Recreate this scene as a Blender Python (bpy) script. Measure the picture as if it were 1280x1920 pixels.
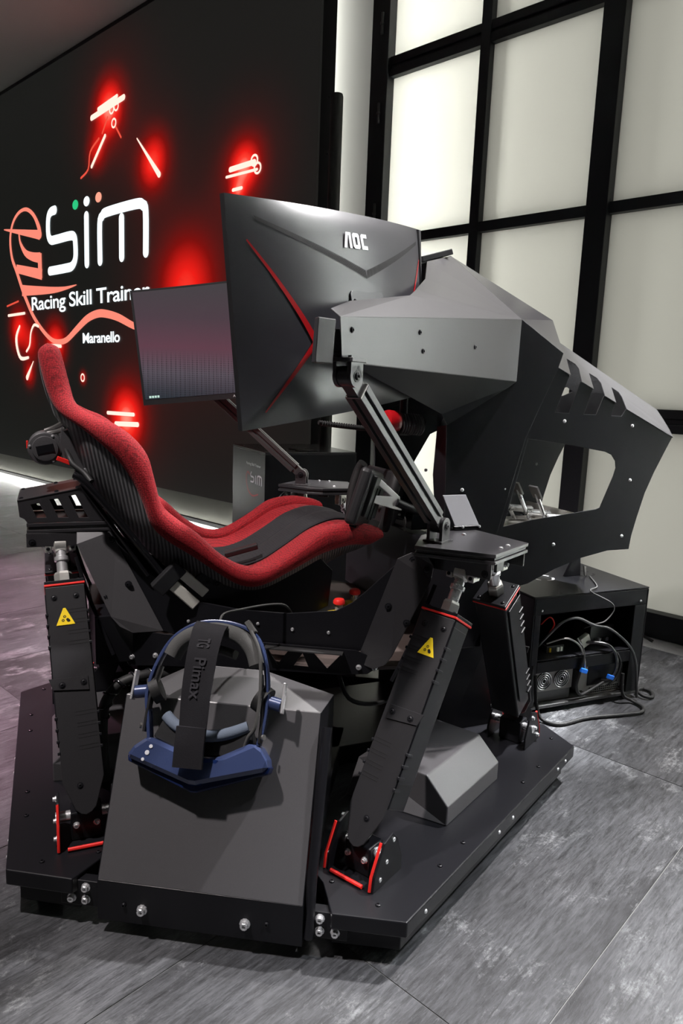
import bpy, bmesh, math, random
from mathutils import Vector, Matrix, Euler

for o in list(bpy.data.objects):
    bpy.data.objects.remove(o)
SC = bpy.context.scene
COL = SC.collection
V = Vector
PI = math.pi

# ------------------------------------------------------------------ frames
# World frame = the simulator's frame: X forward (driver's view), Y left, Z up,
# origin on the floor under the middle of the motion base (metres).
# The building is turned against it: s runs along the window wall, d towards it.
CAM = V((-0.6528, -1.9819, 1.15))
WS = V((0.41787, -0.90851, 0.0))
WD = V((0.90851, 0.41787, 0.0))
def room(s, d, z):
    return V((CAM.x, CAM.y, 0)) + WS * s + WD * d + V((0, 0, z))
ROOM_M = Matrix((( WS.x, WD.x, 0, CAM.x), (WS.y, WD.y, 0, CAM.y), (0, 0, 1, 0), (0, 0, 0, 1)))

# ------------------------------------------------------------------ camera
def make_camera():
    pitch, roll = math.radians(9.75), math.radians(2.19)
    hf = (WS * math.sin(math.radians(-42.6)) + WD * math.cos(math.radians(-42.6))).normalized()
    rt = hf.cross(V((0, 0, 1))).normalized()
    fw = (hf * math.cos(pitch) - V((0, 0, 1)) * math.sin(pitch)).normalized()
    up = rt.cross(fw)
    r2 = rt * math.cos(roll) + up * math.sin(roll)
    u2 = up * math.cos(roll) - rt * math.sin(roll)
    c = bpy.data.cameras.new('camera')
    c.sensor_fit = 'VERTICAL'; c.sensor_height = 36.0; c.lens = 36.0 * 1320 / 1920
    c.clip_start = 0.05; c.clip_end = 60
    o = bpy.data.objects.new('camera', c); COL.objects.link(o)
    m = Matrix.Identity(4)
    for i in range(3):
        m[i][0] = r2[i]; m[i][1] = u2[i]; m[i][2] = -fw[i]; m[i][3] = CAM[i]
    o.matrix_world = m
    SC.camera = o
make_camera()

# ------------------------------------------------------------------ world, lights, exposure
w = bpy.data.worlds.new('room_dark'); SC.world = w; w.use_nodes = True
w.node_tree.nodes['Background'].inputs[0].default_value = (0.75, 0.8, 0.9, 1)
w.node_tree.nodes['Background'].inputs[1].default_value = 0.03
vs = SC.view_settings
vs.view_transform = 'Standard'; vs.look = 'None'; vs.exposure = 0.0; vs.gamma = 1.0; vs.use_curve_mapping = False

def spot(name, loc, target, power, size_deg, radius=0.06, col=(1, 1, 1), blend=0.6):
    l = bpy.data.lights.new(name, 'SPOT'); l.energy = power; l.spot_size = math.radians(size_deg)
    l.spot_blend = blend; l.shadow_soft_size = radius; l.color = col
    o = bpy.data.objects.new(name, l); COL.objects.link(o)
    o.location = loc
    o.rotation_euler = (V(target) - V(loc)).to_track_quat('-Z', 'Y').to_euler()
    return o
def area(name, loc, target, power, sx, sy, col=(1, 1, 1)):
    l = bpy.data.lights.new(name, 'AREA'); l.shape = 'RECTANGLE'; l.size = sx; l.size_y = sy
    l.energy = power; l.color = col
    o = bpy.data.objects.new(name, l); COL.objects.link(o)
    o.location = loc
    o.rotation_euler = (V(target) - V(loc)).to_track_quat('-Z', 'Y').to_euler()
    return o
# ceiling spotlights of the show room, with two added fill spots
spot('spotlight_front', (2.0, -0.6, 4.0), (0.85, -0.25, 1.1), 1250, 50, 0.07, (1.0, 0.97, 0.98))
spot('spotlight_rear', (-1.9, -0.9, 4.0), (-0.35, -0.4, 0.5), 760, 64, 0.07, (1.0, 0.93, 0.92))
spot('spotlight_aisle', (1.0, -2.3, 4.0), (0.42, -1.35, 0.0), 700, 30, 0.07, (0.93, 0.96, 1.0))
spot('spotlight_far', (0.7, 1.1, 4.0), (0.0, 0.1, 0.8), 260, 52, 0.07, (1.0, 0.97, 0.95))
spot('pink_floor_fill', room(-4.8, 0.2, 4.1), room(-3.4, 1.15, 0), 1900, 44, 0.07, (1.0, 0.55, 0.72))  # added pink fill, stands in for screen glow on the left floor
area('plinth_strip_light', room(-7.2, 3.485, 0.055), room(-7.2, 3.25, -0.12), 70, 7.2, 0.015, (1.0, 1.0, 0.95))
spot('nose_fill', (2.35, -0.35, 4.0), (1.22, -0.10, 1.12), 3800, 14, 0.05, (0.97, 0.98, 1.0), 1.0)  # added fill spot that brightens the nose panels, no fixture behind it
# light boxes behind the frosted window and video wall edge, plus one added fill
area('window_backlight', room(-0.3, 4.25, 2.0), room(-0.3, 3.0, 2.0), 205, 5.6, 4.4, (1.0, 0.985, 0.93))
area('window_added_fill', room(0.70, 3.74, 2.1), room(0.70, 3.0, 2.1), 950, 1.7, 4.1, (0.90, 0.95, 1.0))  # added fill behind unseen panes, brightens the wing and monitor back
area('window_edge_backlight', room(-2.95, 4.05, 2.1), room(-2.65, 3.6, 2.1), 120, 0.25, 4.2, (1.0, 1.0, 0.95))
area('video_wall_edge_light', room(-3.95, 3.64, 2.1), room(-3.95, 3.9, 2.1), 16, 0.05, 4.0, (1.0, 1.0, 0.94))

# ------------------------------------------------------------------ materials
MATS = {}
def nodes(m):
    return m.node_tree.nodes, m.node_tree.links
def mat(name, col, rough=0.5, metal=0.0, spec=0.5, bump=0.0, bscale=400.0, var=0.0, vscale=6.0, emit=None, estr=0.0, coat=0.0):
    if name in MATS: return MATS[name]
    m = bpy.data.materials.new(name); m.use_nodes = True; N, L = nodes(m)
    b = N['Principled BSDF']
    b.inputs['Base Color'].default_value = (*col, 1)
    b.inputs['Roughness'].default_value = rough; b.inputs['Metallic'].default_value = metal
    b.inputs['Specular IOR Level'].default_value = spec
    if coat: b.inputs['Coat Weight'].default_value = coat
    if emit:
        b.inputs['Emission Color'].default_value = (*emit, 1); b.inputs['Emission Strength'].default_value = estr
    g = N.new('ShaderNodeNewGeometry')
    if var > 0:
        n = N.new('ShaderNodeTexNoise'); n.inputs['Scale'].default_value = vscale; n.inputs['Detail'].default_value = 4
        L.new(g.outputs['Position'], n.inputs['Vector'])
        r = N.new('ShaderNodeMapRange'); r.inputs['To Min'].default_value = 1 - var; r.inputs['To Max'].default_value = 1 + var
        L.new(n.outputs['Fac'], r.inputs['Value'])
        x = N.new('ShaderNodeMix'); x.data_type = 'RGBA'; x.blend_type = 'MULTIPLY'; x.inputs['Factor'].default_value = 1
        x.inputs['A'].default_value = (*col, 1); L.new(r.outputs['Result'], x.inputs['B']); L.new(x.outputs['Result'], b.inputs['Base Color'])
        if vscale > 100:
            pass
        else:
          r2 = N.new('ShaderNodeMapRange'); r2.inputs['To Min'].default_value = max(0.02, rough - 0.06); r2.inputs['To Max'].default_value = min(1, rough + 0.06)
          L.new(n.outputs['Fac'], r2.inputs['Value']); L.new(r2.outputs['Result'], b.inputs['Roughness'])
    if bump > 0:
        n = N.new('ShaderNodeTexNoise'); n.inputs['Scale'].default_value = bscale; n.inputs['Detail'].default_value = 2
        L.new(g.outputs['Position'], n.inputs['Vector'])
        bm_ = N.new('ShaderNodeBump'); bm_.inputs['Strength'].default_value = bump; bm_.inputs['Distance'].default_value = 0.001
        L.new(n.outputs['Fac'], bm_.inputs['Height']); L.new(bm_.outputs['Normal'], b.inputs['Normal'])
    MATS[name] = m
    return m
COAT = mat('black_powder_coat', (0.030, 0.0285, 0.031), 0.31, 0.0, 0.8, 0.0, 700, 0.30, 700)
COAT2 = mat('black_coat_shaded', (0.0075, 0.0075, 0.0092), 0.33, 0.0, 0.28, 0.0, 700, 0.3, 700)  # same paint as the powder coat, darkened for surfaces in shade
COATS = mat('black_gloss_powder_coat', (0.032, 0.031, 0.034), 0.20, 0.0, 0.9, 0.0, 700, 0.25, 700)
LEGC = mat('black_coat_half_shaded', (0.017, 0.0163, 0.0178), 0.36, 0.0, 0.45, 0.0, 700, 0.3, 700)  # same paint again, colour set between the lit and shaded legs
SILV = mat('raw_aluminium', (0.62, 0.61, 0.60), 0.38, 0.6, 0.5, 0.0, 1, 0.08, 20)
GREYCOAT = mat('charcoal_powder_coat', (0.060, 0.058, 0.061), 0.36, 0.0, 0.6, 0.0, 700, 0.25, 700)
PLAST = mat('black_plastic', (0.014, 0.014, 0.015), 0.38, 0.0, 0.5, 0.2, 500, 0.1, 12)
MONPL = mat('monitor_black_plastic', (0.034, 0.033, 0.039), 0.29, 0.0, 0.8, 0.0, 900, 0.3, 800)
GLOSSB = mat('glossy_black', (0.006, 0.006, 0.007), 0.18, 0, 0.5, 0, 1, 0.05)
RUB = mat('black_rubber', (0.012, 0.012, 0.012), 0.6, 0, 0.4, 0.3, 300, 0.1)
STEEL = mat('bright_steel', (0.75, 0.75, 0.76), 0.28, 0.75, 0.5, 0.1, 300, 0.12, 30)
ZINC = mat('zinc_plate', (0.62, 0.61, 0.57), 0.40, 0.7, 0.5, 0.15, 300, 0.15, 30)
ALU = mat('dark_anodised_aluminium', (0.10, 0.10, 0.10), 0.36, 0.75, 0.5, 0.1, 400, 0.08, 20)
ALU2 = mat('grey_aluminium', (0.28, 0.27, 0.26), 0.35, 0.85, 0.5, 0.1, 400, 0.08, 20)
REDT = mat('red_seal', (0.75, 0.02, 0.015), 0.45, 0, 0.5, 0.1, 300, 0.1)
YEL = mat('warning_yellow', (0.85, 0.60, 0.01), 0.5, 0, 0.4, 0.05, 300, 0.05)
BLACKINK = mat('black_ink', (0.008, 0.008, 0.008), 0.6, 0, 0.3, 0, 1, 0.05)
WHITEP = mat('pale_plastic', (0.72, 0.71, 0.64), 0.45, 0, 0.5, 0.1, 300, 0.06)
LOGO = mat('logo_silver', (0.75, 0.75, 0.78), 0.35, 0.2, 0.5, 0, 1, 0.03)
BLUE = mat('headset_blue', (0.032, 0.047, 0.115), 0.26, 0.1, 0.5, 0.06, 500, 0.08)
FOAM = mat('grey_foam', (0.07, 0.07, 0.068), 0.85, 0, 0.2, 0.4, 500, 0.12, 40)
FOAMB = mat('blue_grey_foam', (0.14, 0.17, 0.22), 0.9, 0, 0.2, 0.4, 500, 0.12, 40)
STRAP = mat('black_webbing', (0.008, 0.0075, 0.010), 0.8, 0, 0.3, 0.5, 900, 0.12, 60)
STRAPTXT = mat('dark_grey_print', (0.028, 0.027, 0.032), 0.7, 0, 0.3, 0, 1, 0.05)
CYAN = mat('blue_connector', (0.01, 0.12, 0.55), 0.4, 0, 0.5, 0, 1, 0.05)
FRAME = mat('window_frame_black', (0.011, 0.013, 0.016), 0.5, 0, 0.4, 0.2, 200, 0.15, 3)
DARKWALL = mat('dark_grey_plaster', (0.10, 0.10, 0.098), 0.8, 0, 0.3, 0.3, 60, 0.1, 1.5)
CEIL = mat('grey_ceiling_plaster', (0.68, 0.69, 0.66), 0.85, 0, 0.2, 0.2, 60, 0.1, 1.2)
WHITEW = mat('white_wall_paint', (0.80, 0.80, 0.76), 0.7, 0, 0.3, 0.2, 80, 0.04, 2)
PLINTH = mat('brushed_metal_plinth', (0.42, 0.42, 0.38), 0.34, 0.7, 0.5, 0.2, 90, 0.1, 4)
CARBASE = (0.022, 0.022, 0.024)

def carbon_mat():
    m = bpy.data.materials.new('ribbed_carbon'); m.use_nodes = True; N, L = nodes(m); b = N['Principled BSDF']
    g = N.new('ShaderNodeNewGeometry'); mp = N.new('ShaderNodeMapping')
    mp.inputs['Rotation'].default_value = (0, math.radians(12), 0)
    L.new(g.outputs['Position'], mp.inputs['Vector'])
    wv = N.new('ShaderNodeTexWave'); wv.wave_type = 'BANDS'; wv.bands_direction = 'X'; wv.inputs['Scale'].default_value = 40
    wv.inputs['Distortion'].default_value = 0.4
    L.new(mp.outputs['Vector'], wv.inputs['Vector'])
    c = N.new('ShaderNodeValToRGB'); c.color_ramp.elements[0].color = (0.020, 0.020, 0.021, 1); c.color_ramp.elements[1].color = (0.15, 0.15, 0.155, 1)
    L.new(wv.outputs['Fac'], c.inputs['Fac']); L.new(c.outputs['Color'], b.inputs['Base Color'])
    bp = N.new('ShaderNodeBump'); bp.inputs['Strength'].default_value = 0.6; bp.inputs['Distance'].default_value = 0.002
    L.new(wv.outputs['Fac'], bp.inputs['Height']); L.new(bp.outputs['Normal'], b.inputs['Normal'])
    b.inputs['Roughness'].default_value = 0.38
    return m
CARBON = carbon_mat()

def fabric_mat(name, c1, c2, scale):
    m = bpy.data.materials.new(name); m.use_nodes = True; N, L = nodes(m); b = N['Principled BSDF']
    g = N.new('ShaderNodeNewGeometry')
    v = N.new('ShaderNodeTexVoronoi'); v.inputs['Scale'].default_value = scale; v.inputs['Randomness'].default_value = 0.35
    L.new(g.outputs['Position'], v.inputs['Vector'])
    c = N.new('ShaderNodeValToRGB'); c.color_ramp.elements[0].color = (*c1, 1); c.color_ramp.elements[1].color = (*c2, 1)
    c.color_ramp.elements[0].position = 0.2; c.color_ramp.elements[1].position = 0.75
    L.new(v.outputs['Distance'], c.inputs['Fac'])
    n = N.new('ShaderNodeTexNoise'); n.inputs['Scale'].default_value = 9; n.inputs['Detail'].default_value = 3
    L.new(g.outputs['Position'], n.inputs['Vector'])
    r = N.new('ShaderNodeMapRange'); r.inputs['To Min'].default_value = 0.82; r.inputs['To Max'].default_value = 1.15; L.new(n.outputs['Fac'], r.inputs['Value'])
    x = N.new('ShaderNodeMix'); x.data_type = 'RGBA'; x.blend_type = 'MULTIPLY'; x.inputs['Factor'].default_value = 1
    L.new(c.outputs['Color'], x.inputs['A']); L.new(r.outputs['Result'], x.inputs['B']); L.new(x.outputs['Result'], b.inputs['Base Color'])
    bp = N.new('ShaderNodeBump'); bp.inputs['Strength'].default_value = 0.5; bp.inputs['Distance'].default_value = 0.0015; bp.invert = True
    L.new(v.outputs['Distance'], bp.inputs['Height']); L.new(bp.outputs['Normal'], b.inputs['Normal'])
    b.inputs['Roughness'].default_value = 0.8; b.inputs['Specular IOR Level'].default_value = 0.25
    b.inputs['Sheen Weight'].default_value = 0.06
    return m
REDF = fabric_mat('red_mesh_fabric', (0.40, 0.011, 0.018), (0.10, 0.0025, 0.004), 260)
BLKF = fabric_mat('black_mesh_fabric', (0.014, 0.013, 0.016), (0.006, 0.006, 0.007), 260)

def tile_mat():
    m = bpy.data.materials.new('slate_floor_tile'); m.use_nodes = True; N, L = nodes(m); b = N['Principled BSDF']
    tc = N.new('ShaderNodeTexCoord'); oi = N.new('ShaderNodeObjectInfo')
    mul = N.new('ShaderNodeMath'); mul.operation = 'MULTIPLY'; mul.inputs[1].default_value = 37.0; L.new(oi.outputs['Random'], mul.inputs[0])
    add = N.new('ShaderNodeVectorMath'); add.operation = 'ADD'
    cmb = N.new('ShaderNodeCombineXYZ'); L.new(mul.outputs[0], cmb.inputs['X']); L.new(mul.outputs[0], cmb.inputs['Y']); L.new(mul.outputs[0], cmb.inputs['Z'])
    L.new(tc.outputs['Object'], add.inputs[0]); L.new(cmb.outputs[0], add.inputs[1])
    def noise(scale, sx, sy, det, rough=0.55, dist=0.0):
        mp = N.new('ShaderNodeMapping'); mp.inputs['Scale'].default_value = (sx, sy, 1); L.new(add.outputs[0], mp.inputs['Vector'])
        n = N.new('ShaderNodeTexNoise'); n.inputs['Scale'].default_value = scale; n.inputs['Detail'].default_value = det
        n.inputs['Roughness'].default_value = rough; n.inputs['Distortion'].default_value = dist
        L.new(mp.outputs[0], n.inputs['Vector']); return n
    n1 = noise(3.0, 1, 0.6, 5, 0.6, 0.4); n2 = noise(22, 4.5, 0.5, 10, 0.85, 0.3); n3 = noise(5, 1.3, 0.7, 10, 0.85, 0.15)
    c1 = N.new('ShaderNodeValToRGB'); e = c1.color_ramp.elements
    e[0].position = 0.34; e[0].color = (0.017, 0.017, 0.019, 1); e[1].position = 0.70; e[1].color = (0.082, 0.084, 0.090, 1)
    L.new(n1.outputs['Fac'], c1.inputs['Fac'])
    c2 = N.new('ShaderNodeValToRGB'); e = c2.color_ramp.elements
    e[0].position = 0.40; e[0].color = (0.35, 0.35, 0.35, 1); e[1].position = 0.60; e[1].color = (1.4, 1.4, 1.4, 1)
    L.new(n2.outputs['Fac'], c2.inputs['Fac'])
    x = N.new('ShaderNodeMix'); x.data_type = 'RGBA'; x.blend_type = 'MULTIPLY'; x.inputs['Factor'].default_value = 1
    L.new(c1.outputs['Color'], x.inputs['A']); L.new(c2.outputs['Color'], x.inputs['B'])
    c3 = N.new('ShaderNodeValToRGB'); e = c3.color_ramp.elements
    e[0].position = 0.54; e[0].color = (0, 0, 0, 1); e[1].position = 0.68; e[1].color = (1, 1, 1, 1)
    L.new(n3.outputs['Fac'], c3.inputs['Fac'])
    mm = N.new('ShaderNodeMath'); mm.operation = 'MULTIPLY'; L.new(c3.outputs['Color'], mm.inputs[0]); L.new(c2.outputs['Color'], mm.inputs[1]); mm.use_clamp = True
    y = N.new('ShaderNodeMix'); y.data_type = 'RGBA'; L.new(mm.outputs[0], y.inputs['Factor'])
    L.new(x.outputs['Result'], y.inputs['A']); y.inputs['B'].default_value = (0.21, 0.215, 0.22, 1)
    L.new(y.outputs['Result'], b.inputs['Base Color'])
    rr = N.new('ShaderNodeMapRange'); rr.inputs['To Min'].default_value = 0.30; rr.inputs['To Max'].default_value = 0.55
    L.new(n2.outputs['Fac'], rr.inputs['Value']); L.new(rr.outputs['Result'], b.inputs['Roughness'])
    bp = N.new('ShaderNodeBump'); bp.inputs['Strength'].default_value = 0.35; bp.inputs['Distance'].default_value = 0.003
    L.new(n2.outputs['Fac'], bp.inputs['Height']); L.new(bp.outputs['Normal'], b.inputs['Normal'])
    return m
TILE = tile_mat()
GROUT = mat('pale_grout', (0.17, 0.17, 0.165), 0.8, 0, 0.2, 0.2, 200, 0.1)

def pane_mat():
    m = bpy.data.materials.new('frosted_glass'); m.use_nodes = True; N, L = nodes(m)
    out = N['Material Output']; N.remove(N['Principled BSDF'])
    t = N.new('ShaderNodeBsdfTranslucent'); t.inputs['Color'].default_value = (0.86, 0.86, 0.82, 1)
    d = N.new('ShaderNodeBsdfDiffuse'); d.inputs['Color'].default_value = (0.35, 0.35, 0.33, 1)
    gl = N.new('ShaderNodeBsdfGlossy'); gl.inputs['Roughness'].default_value = 0.10; gl.inputs['Color'].default_value = (0.4, 0.4, 0.4, 1)
    n = N.new('ShaderNodeTexNoise'); n.inputs['Scale'].default_value = 1.2; n.inputs['Detail'].default_value = 2
    g = N.new('ShaderNodeNewGeometry'); L.new(g.outputs['Position'], n.inputs['Vector'])
    mr = N.new('ShaderNodeMapRange'); mr.inputs['To Min'].default_value = 0.06; mr.inputs['To Max'].default_value = 0.14; L.new(n.outputs['Fac'], mr.inputs['Value']); L.new(mr.outputs['Result'], gl.inputs['Roughness'])
    m1 = N.new('ShaderNodeMixShader'); m1.inputs[0].default_value = 0.35; L.new(t.outputs[0], m1.inputs[1]); L.new(d.outputs[0], m1.inputs[2])
    fr = N.new('ShaderNodeFresnel'); fr.inputs['IOR'].default_value = 1.45
    m2 = N.new('ShaderNodeMixShader'); L.new(fr.outputs[0], m2.inputs[0]); L.new(m1.outputs[0], m2.inputs[1]); L.new(gl.outputs[0], m2.inputs[2])
    L.new(m2.outputs[0], out.inputs['Surface'])
    return m
PANE = pane_mat()
def emis(name, col, s):
    m = bpy.data.materials.new(name); m.use_nodes = True; N, L = nodes(m)
    b = N['Principled BSDF']; b.inputs['Base Color'].default_value = (0.01, 0.01, 0.01, 1); b.inputs['Roughness'].default_value = 0.5
    b.inputs['Emission Color'].default_value = (*col, 1); b.inputs['Emission Strength'].default_value = s
    return m

# ------------------------------------------------------------------ helpers
WM = {}
def put(o, parent=None, M=None):
    M = M or Matrix.Identity(4)
    COL.objects.link(o)
    if parent is not None:
        o.parent = parent; o.matrix_parent_inverse = WM[parent.name].inverted()
    o.matrix_basis = M
    WM[o.name] = M
    return o
def tag(o, label=None, cat=None, group=None, kind=None):
    if label: o['label'] = label
    if cat: o['category'] = cat
    if group: o['group'] = group
    if kind: o['kind'] = kind
    return o
def thing(name, label, cat, loc=(0, 0, 0), group=None):
    o = bpy.data.objects.new(name, None); o.empty_display_size = 0.1
    put(o, None, Matrix.Translation(V(loc)))
    return tag(o, label, cat, group)

def perp(a):
    a = a.normalized()
    x = a.cross(V((0, 0, 1)))
    if x.length < 1e-4: x = a.cross(V((0, 1, 0)))
    x.normalize()
    return x, a.cross(x).normalized()

def fill2d(loops):
    """triangulate an outline with holes; returns triangles as indices into the joined loops, counter-clockwise"""
    bm = bmesh.new(); vs = []; es = []
    for lp in loops:
        v = [bm.verts.new((p[0], p[1], 0)) for p in lp]
        vs += v
        es += [bm.edges.new((v[i], v[(i + 1) % len(v)])) for i in range(len(v))]
    bm.verts.index_update()
    for i, v in enumerate(vs): v.index = i
    r = bmesh.ops.triangle_fill(bm, use_beauty=True, use_dissolve=False, edges=es)
    tris = []
    for f in bm.faces:
        t = [v.index for v in f.verts]
        if f.calc_area() < 1e-9: continue
        a, b, c = [vs[k].co for k in t]
        if (b - a).cross(c - a).z < 0: t.reverse()
        tris.append(t)
    bm.free()
    return tris

class MB:
    def __init__(s): s.v = []; s.f = []
    def add(s, vs, fs):
        o = len(s.v); s.v += [V(p) for p in vs]; s.f += [tuple(i + o for i in f) for f in fs]; return s
    def box(s, c, X, Y, Z):
        c, X, Y, Z = V(c), V(X), V(Y), V(Z)
        vs = [c + X * a + Y * b + Z * d for d in (-1, 1) for b in (-1, 1) for a in (-1, 1)]
        fs = [(0, 2, 3, 1), (4, 5, 7, 6), (0, 1, 5, 4), (2, 6, 7, 3), (0, 4, 6, 2), (1, 3, 7, 5)]
        if X.cross(Y).dot(Z) < 0: fs = [tuple(reversed(f)) for f in fs]
        return s.add(vs, fs)
    def abox(s, x0, x1, y0, y1, z0, z1):
        return s.box(((x0 + x1) / 2, (y0 + y1) / 2, (z0 + z1) / 2), ((x1 - x0) / 2, 0, 0), (0, (y1 - y0) / 2, 0), (0, 0, (z1 - z0) / 2))
    def cyl(s, p0, p1, r0, r1=None, n=16, X=None):
        p0, p1 = V(p0), V(p1); r1 = r0 if r1 is None else r1
        a = p1 - p0
        x, y = perp(a)
        vs = []
        for p, r in ((p0, r0), (p1, r1)):
            for i in range(n):
                t = 2 * PI * i / n; vs.append(p + x * (r * math.cos(t)) + y * (r * math.sin(t)))
        fs = [(i, (i + 1) % n, n + (i + 1) % n, n + i) for i in range(n)]
        fs += [tuple(reversed(range(n))), tuple(range(n, 2 * n))]
        if x.cross(y).dot(a) < 0: fs = [tuple(reversed(f)) for f in fs]
        return s.add(vs, fs)
    def lathe(s, p, axis, prof, n=20):
        """prof: list of (radius, height along axis)"""
        p = V(p); a = V(axis).normalized(); x, y = perp(a); vs = []; fs = []
        for r, h in prof:
            for i in range(n):
                t = 2 * PI * i / n; vs.append(p + a * h + x * (r * math.cos(t)) + y * (r * math.sin(t)))
        fl = x.cross(y).dot(a) < 0
        for k in range(len(prof) - 1):
            for i in range(n):
                q = (k * n + i, k * n + (i + 1) % n, (k + 1) * n + (i + 1) % n, (k + 1) * n + i)
                fs.append(tuple(reversed(q)) if fl else q)
        b0 = tuple(reversed(range(n))); b1 = tuple(range((len(prof) - 1) * n, len(prof) * n))
        fs += [tuple(reversed(b0)) if fl else b0, tuple(reversed(b1)) if fl else b1]
        return s.add(vs, fs)
    def tube(s, pts, r, n=8, smooth=3, closed=False):
        pts = [V(p) for p in pts]
        if smooth and len(pts) > 2:
            out = []
            m = len(pts)
            for i in range(m - 1):
                p0 = pts[max(i - 1, 0)]; p1 = pts[i]; p2 = pts[i + 1]; p3 = pts[min(i + 2, m - 1)]
                for k in range(smooth):
                    t = k / smooth
                    out.append(0.5 * ((2 * p1) + (p2 - p0) * t + (2 * p0 - 5 * p1 + 4 * p2 - p3) * t * t + (3 * p1 - p0 - 3 * p2 + p3) * t ** 3))
            out.append(pts[-1]); pts = out
        rs = r if isinstance(r, (list, tuple)) else None
        x = None; vs = []; fs = []
        m = len(pts)
        for i, p in enumerate(pts):
            a = (pts[min(i + 1, m - 1)] - pts[max(i - 1, 0)]).normalized()
            if x is None: x, y = perp(a)
            x = (x - a * x.dot(a)).normalized(); y = a.cross(x)
            rr = (rs[0] + (rs[1] - rs[0]) * i / (m - 1)) if rs else r
            for k in range(n):
                t = 2 * PI * k / n; vs.append(p + x * (rr * math.cos(t)) + y * (rr * math.sin(t)))
        for i in range(m - 1):
            for k in range(n):
                fs.append((i * n + k, i * n + (k + 1) % n, (i + 1) * n + (k + 1) % n, (i + 1) * n + k))
        fs += [tuple(reversed(range(n))), tuple(range((m - 1) * n, m * n))]
        return s.add(vs, fs)
    def prism(s, loops, O, X, Y, th, N=None):
        """flat outline (with holes) in the plane O,X,Y; front at the plane, thickness th behind it"""
        O, X, Y = V(O), V(X), V(Y); N = V(N) if N else X.cross(Y).normalized()
        if not isinstance(loops[0][0], (tuple, list)): loops = [loops]
        tr = fill2d(loops); flip = X.cross(Y).dot(N) < 0
        pts = [p for lp in loops for p in lp]; n = len(pts)
        vs = [O + X * p[0] + Y * p[1] for p in pts] + [O + X * p[0] + Y * p[1] - N * th for p in pts]
        fs = []
        for t in tr:
            t = list(reversed(t)) if flip else list(t)
            fs.append(tuple(t)); fs.append(tuple(i + n for i in reversed(t)))
        o = 0
        for k, lp in enumerate(loops):
            m = len(lp)
            ar = sum(lp[i][0] * lp[(i + 1) % m][1] - lp[(i + 1) % m][0] * lp[i][1] for i in range(m))
            ccw = (ar > 0) == (k == 0)
            if flip: ccw = not ccw
            for i in range(m):
                a, b = o + i, o + (i + 1) % m
                fs.append((a, a + n, b + n, b) if ccw else (b, b + n, a + n, a))
            o += m
        return s.add(vs, fs)
    def facet(s, pts, th, out):
        """sheet-metal facet given by its 3-D outline; `out` = a vector on its outer side"""
        pts = [V(p) for p in pts]; c = sum(pts, V()) / len(pts); nn = V()
        for i in range(len(pts)):
            nn += (pts[i] - c).cross(pts[(i + 1) % len(pts)] - c)
        nn.normalize()
        if nn.dot(V(out)) < 0: nn = -nn; pts.reverse()
        x, y = perp(nn)
        if x.cross(y).dot(nn) < 0: x = -x
        lp = [((p - c).dot(x), (p - c).dot(y)) for p in pts]
        tr = fill2d([lp]); n = len(pts); fs = []
        for t in tr: fs += [tuple(t), tuple(i + n for i in reversed(t))]
        for i in range(n):
            j = (i + 1) % n; fs.append((i, i + n, j + n, j))
        return s.add(pts + [p - nn * th for p in pts], fs)
    def grid(s, rows, closed_u=False):
        """rows: list of equal-length lists of points -> quads"""
        m = len(rows[0]); vs = [p for r in rows for p in r]; fs = []
        for i in range(len(rows) - 1):
            for k in range(m if closed_u else m - 1):
                k2 = (k + 1) % m
                fs.append((i * m + k, i * m + k2, (i + 1) * m + k2, (i + 1) * m + k))
        return s.add(vs, fs)
    def xf(s, M):
        s.v = [M @ p for p in s.v]
        return s
    def mesh(s, name, smooth=False):
        me = bpy.data.meshes.new(name); me.from_pydata([tuple(p) for p in s.v], [], s.f); me.update()
        if smooth:
            me.shade_smooth()
            me.set_sharp_from_angle(angle=math.radians(smooth if smooth is not True else 38))
        return me
    def make(s, name, m, parent=None, smooth=False, bevel=0.0, label=None, seg=2, solid=0.0, sub=0, fix=False):
        me = s.mesh(name, smooth)
        if fix:
            b = bmesh.new(); b.from_mesh(me); bmesh.ops.recalc_face_normals(b, faces=b.faces[:]); b.to_mesh(me); b.free()
        me.materials.append(m)
        o = bpy.data.objects.new(name, me); put(o, parent)
        if solid:
            k = o.modifiers.new('thickness', 'SOLIDIFY'); k.thickness = solid; k.offset = -1
        if sub:
            k = o.modifiers.new('round', 'SUBSURF'); k.levels = sub; k.render_levels = sub
        if bevel:
            k = o.modifiers.new('bevel', 'BEVEL'); k.width = bevel; k.segments = seg; k.limit_method = 'ANGLE'; k.angle_limit = math.radians(28); k.harden_normals = False
        if label: o['label'] = label
        return o

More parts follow.
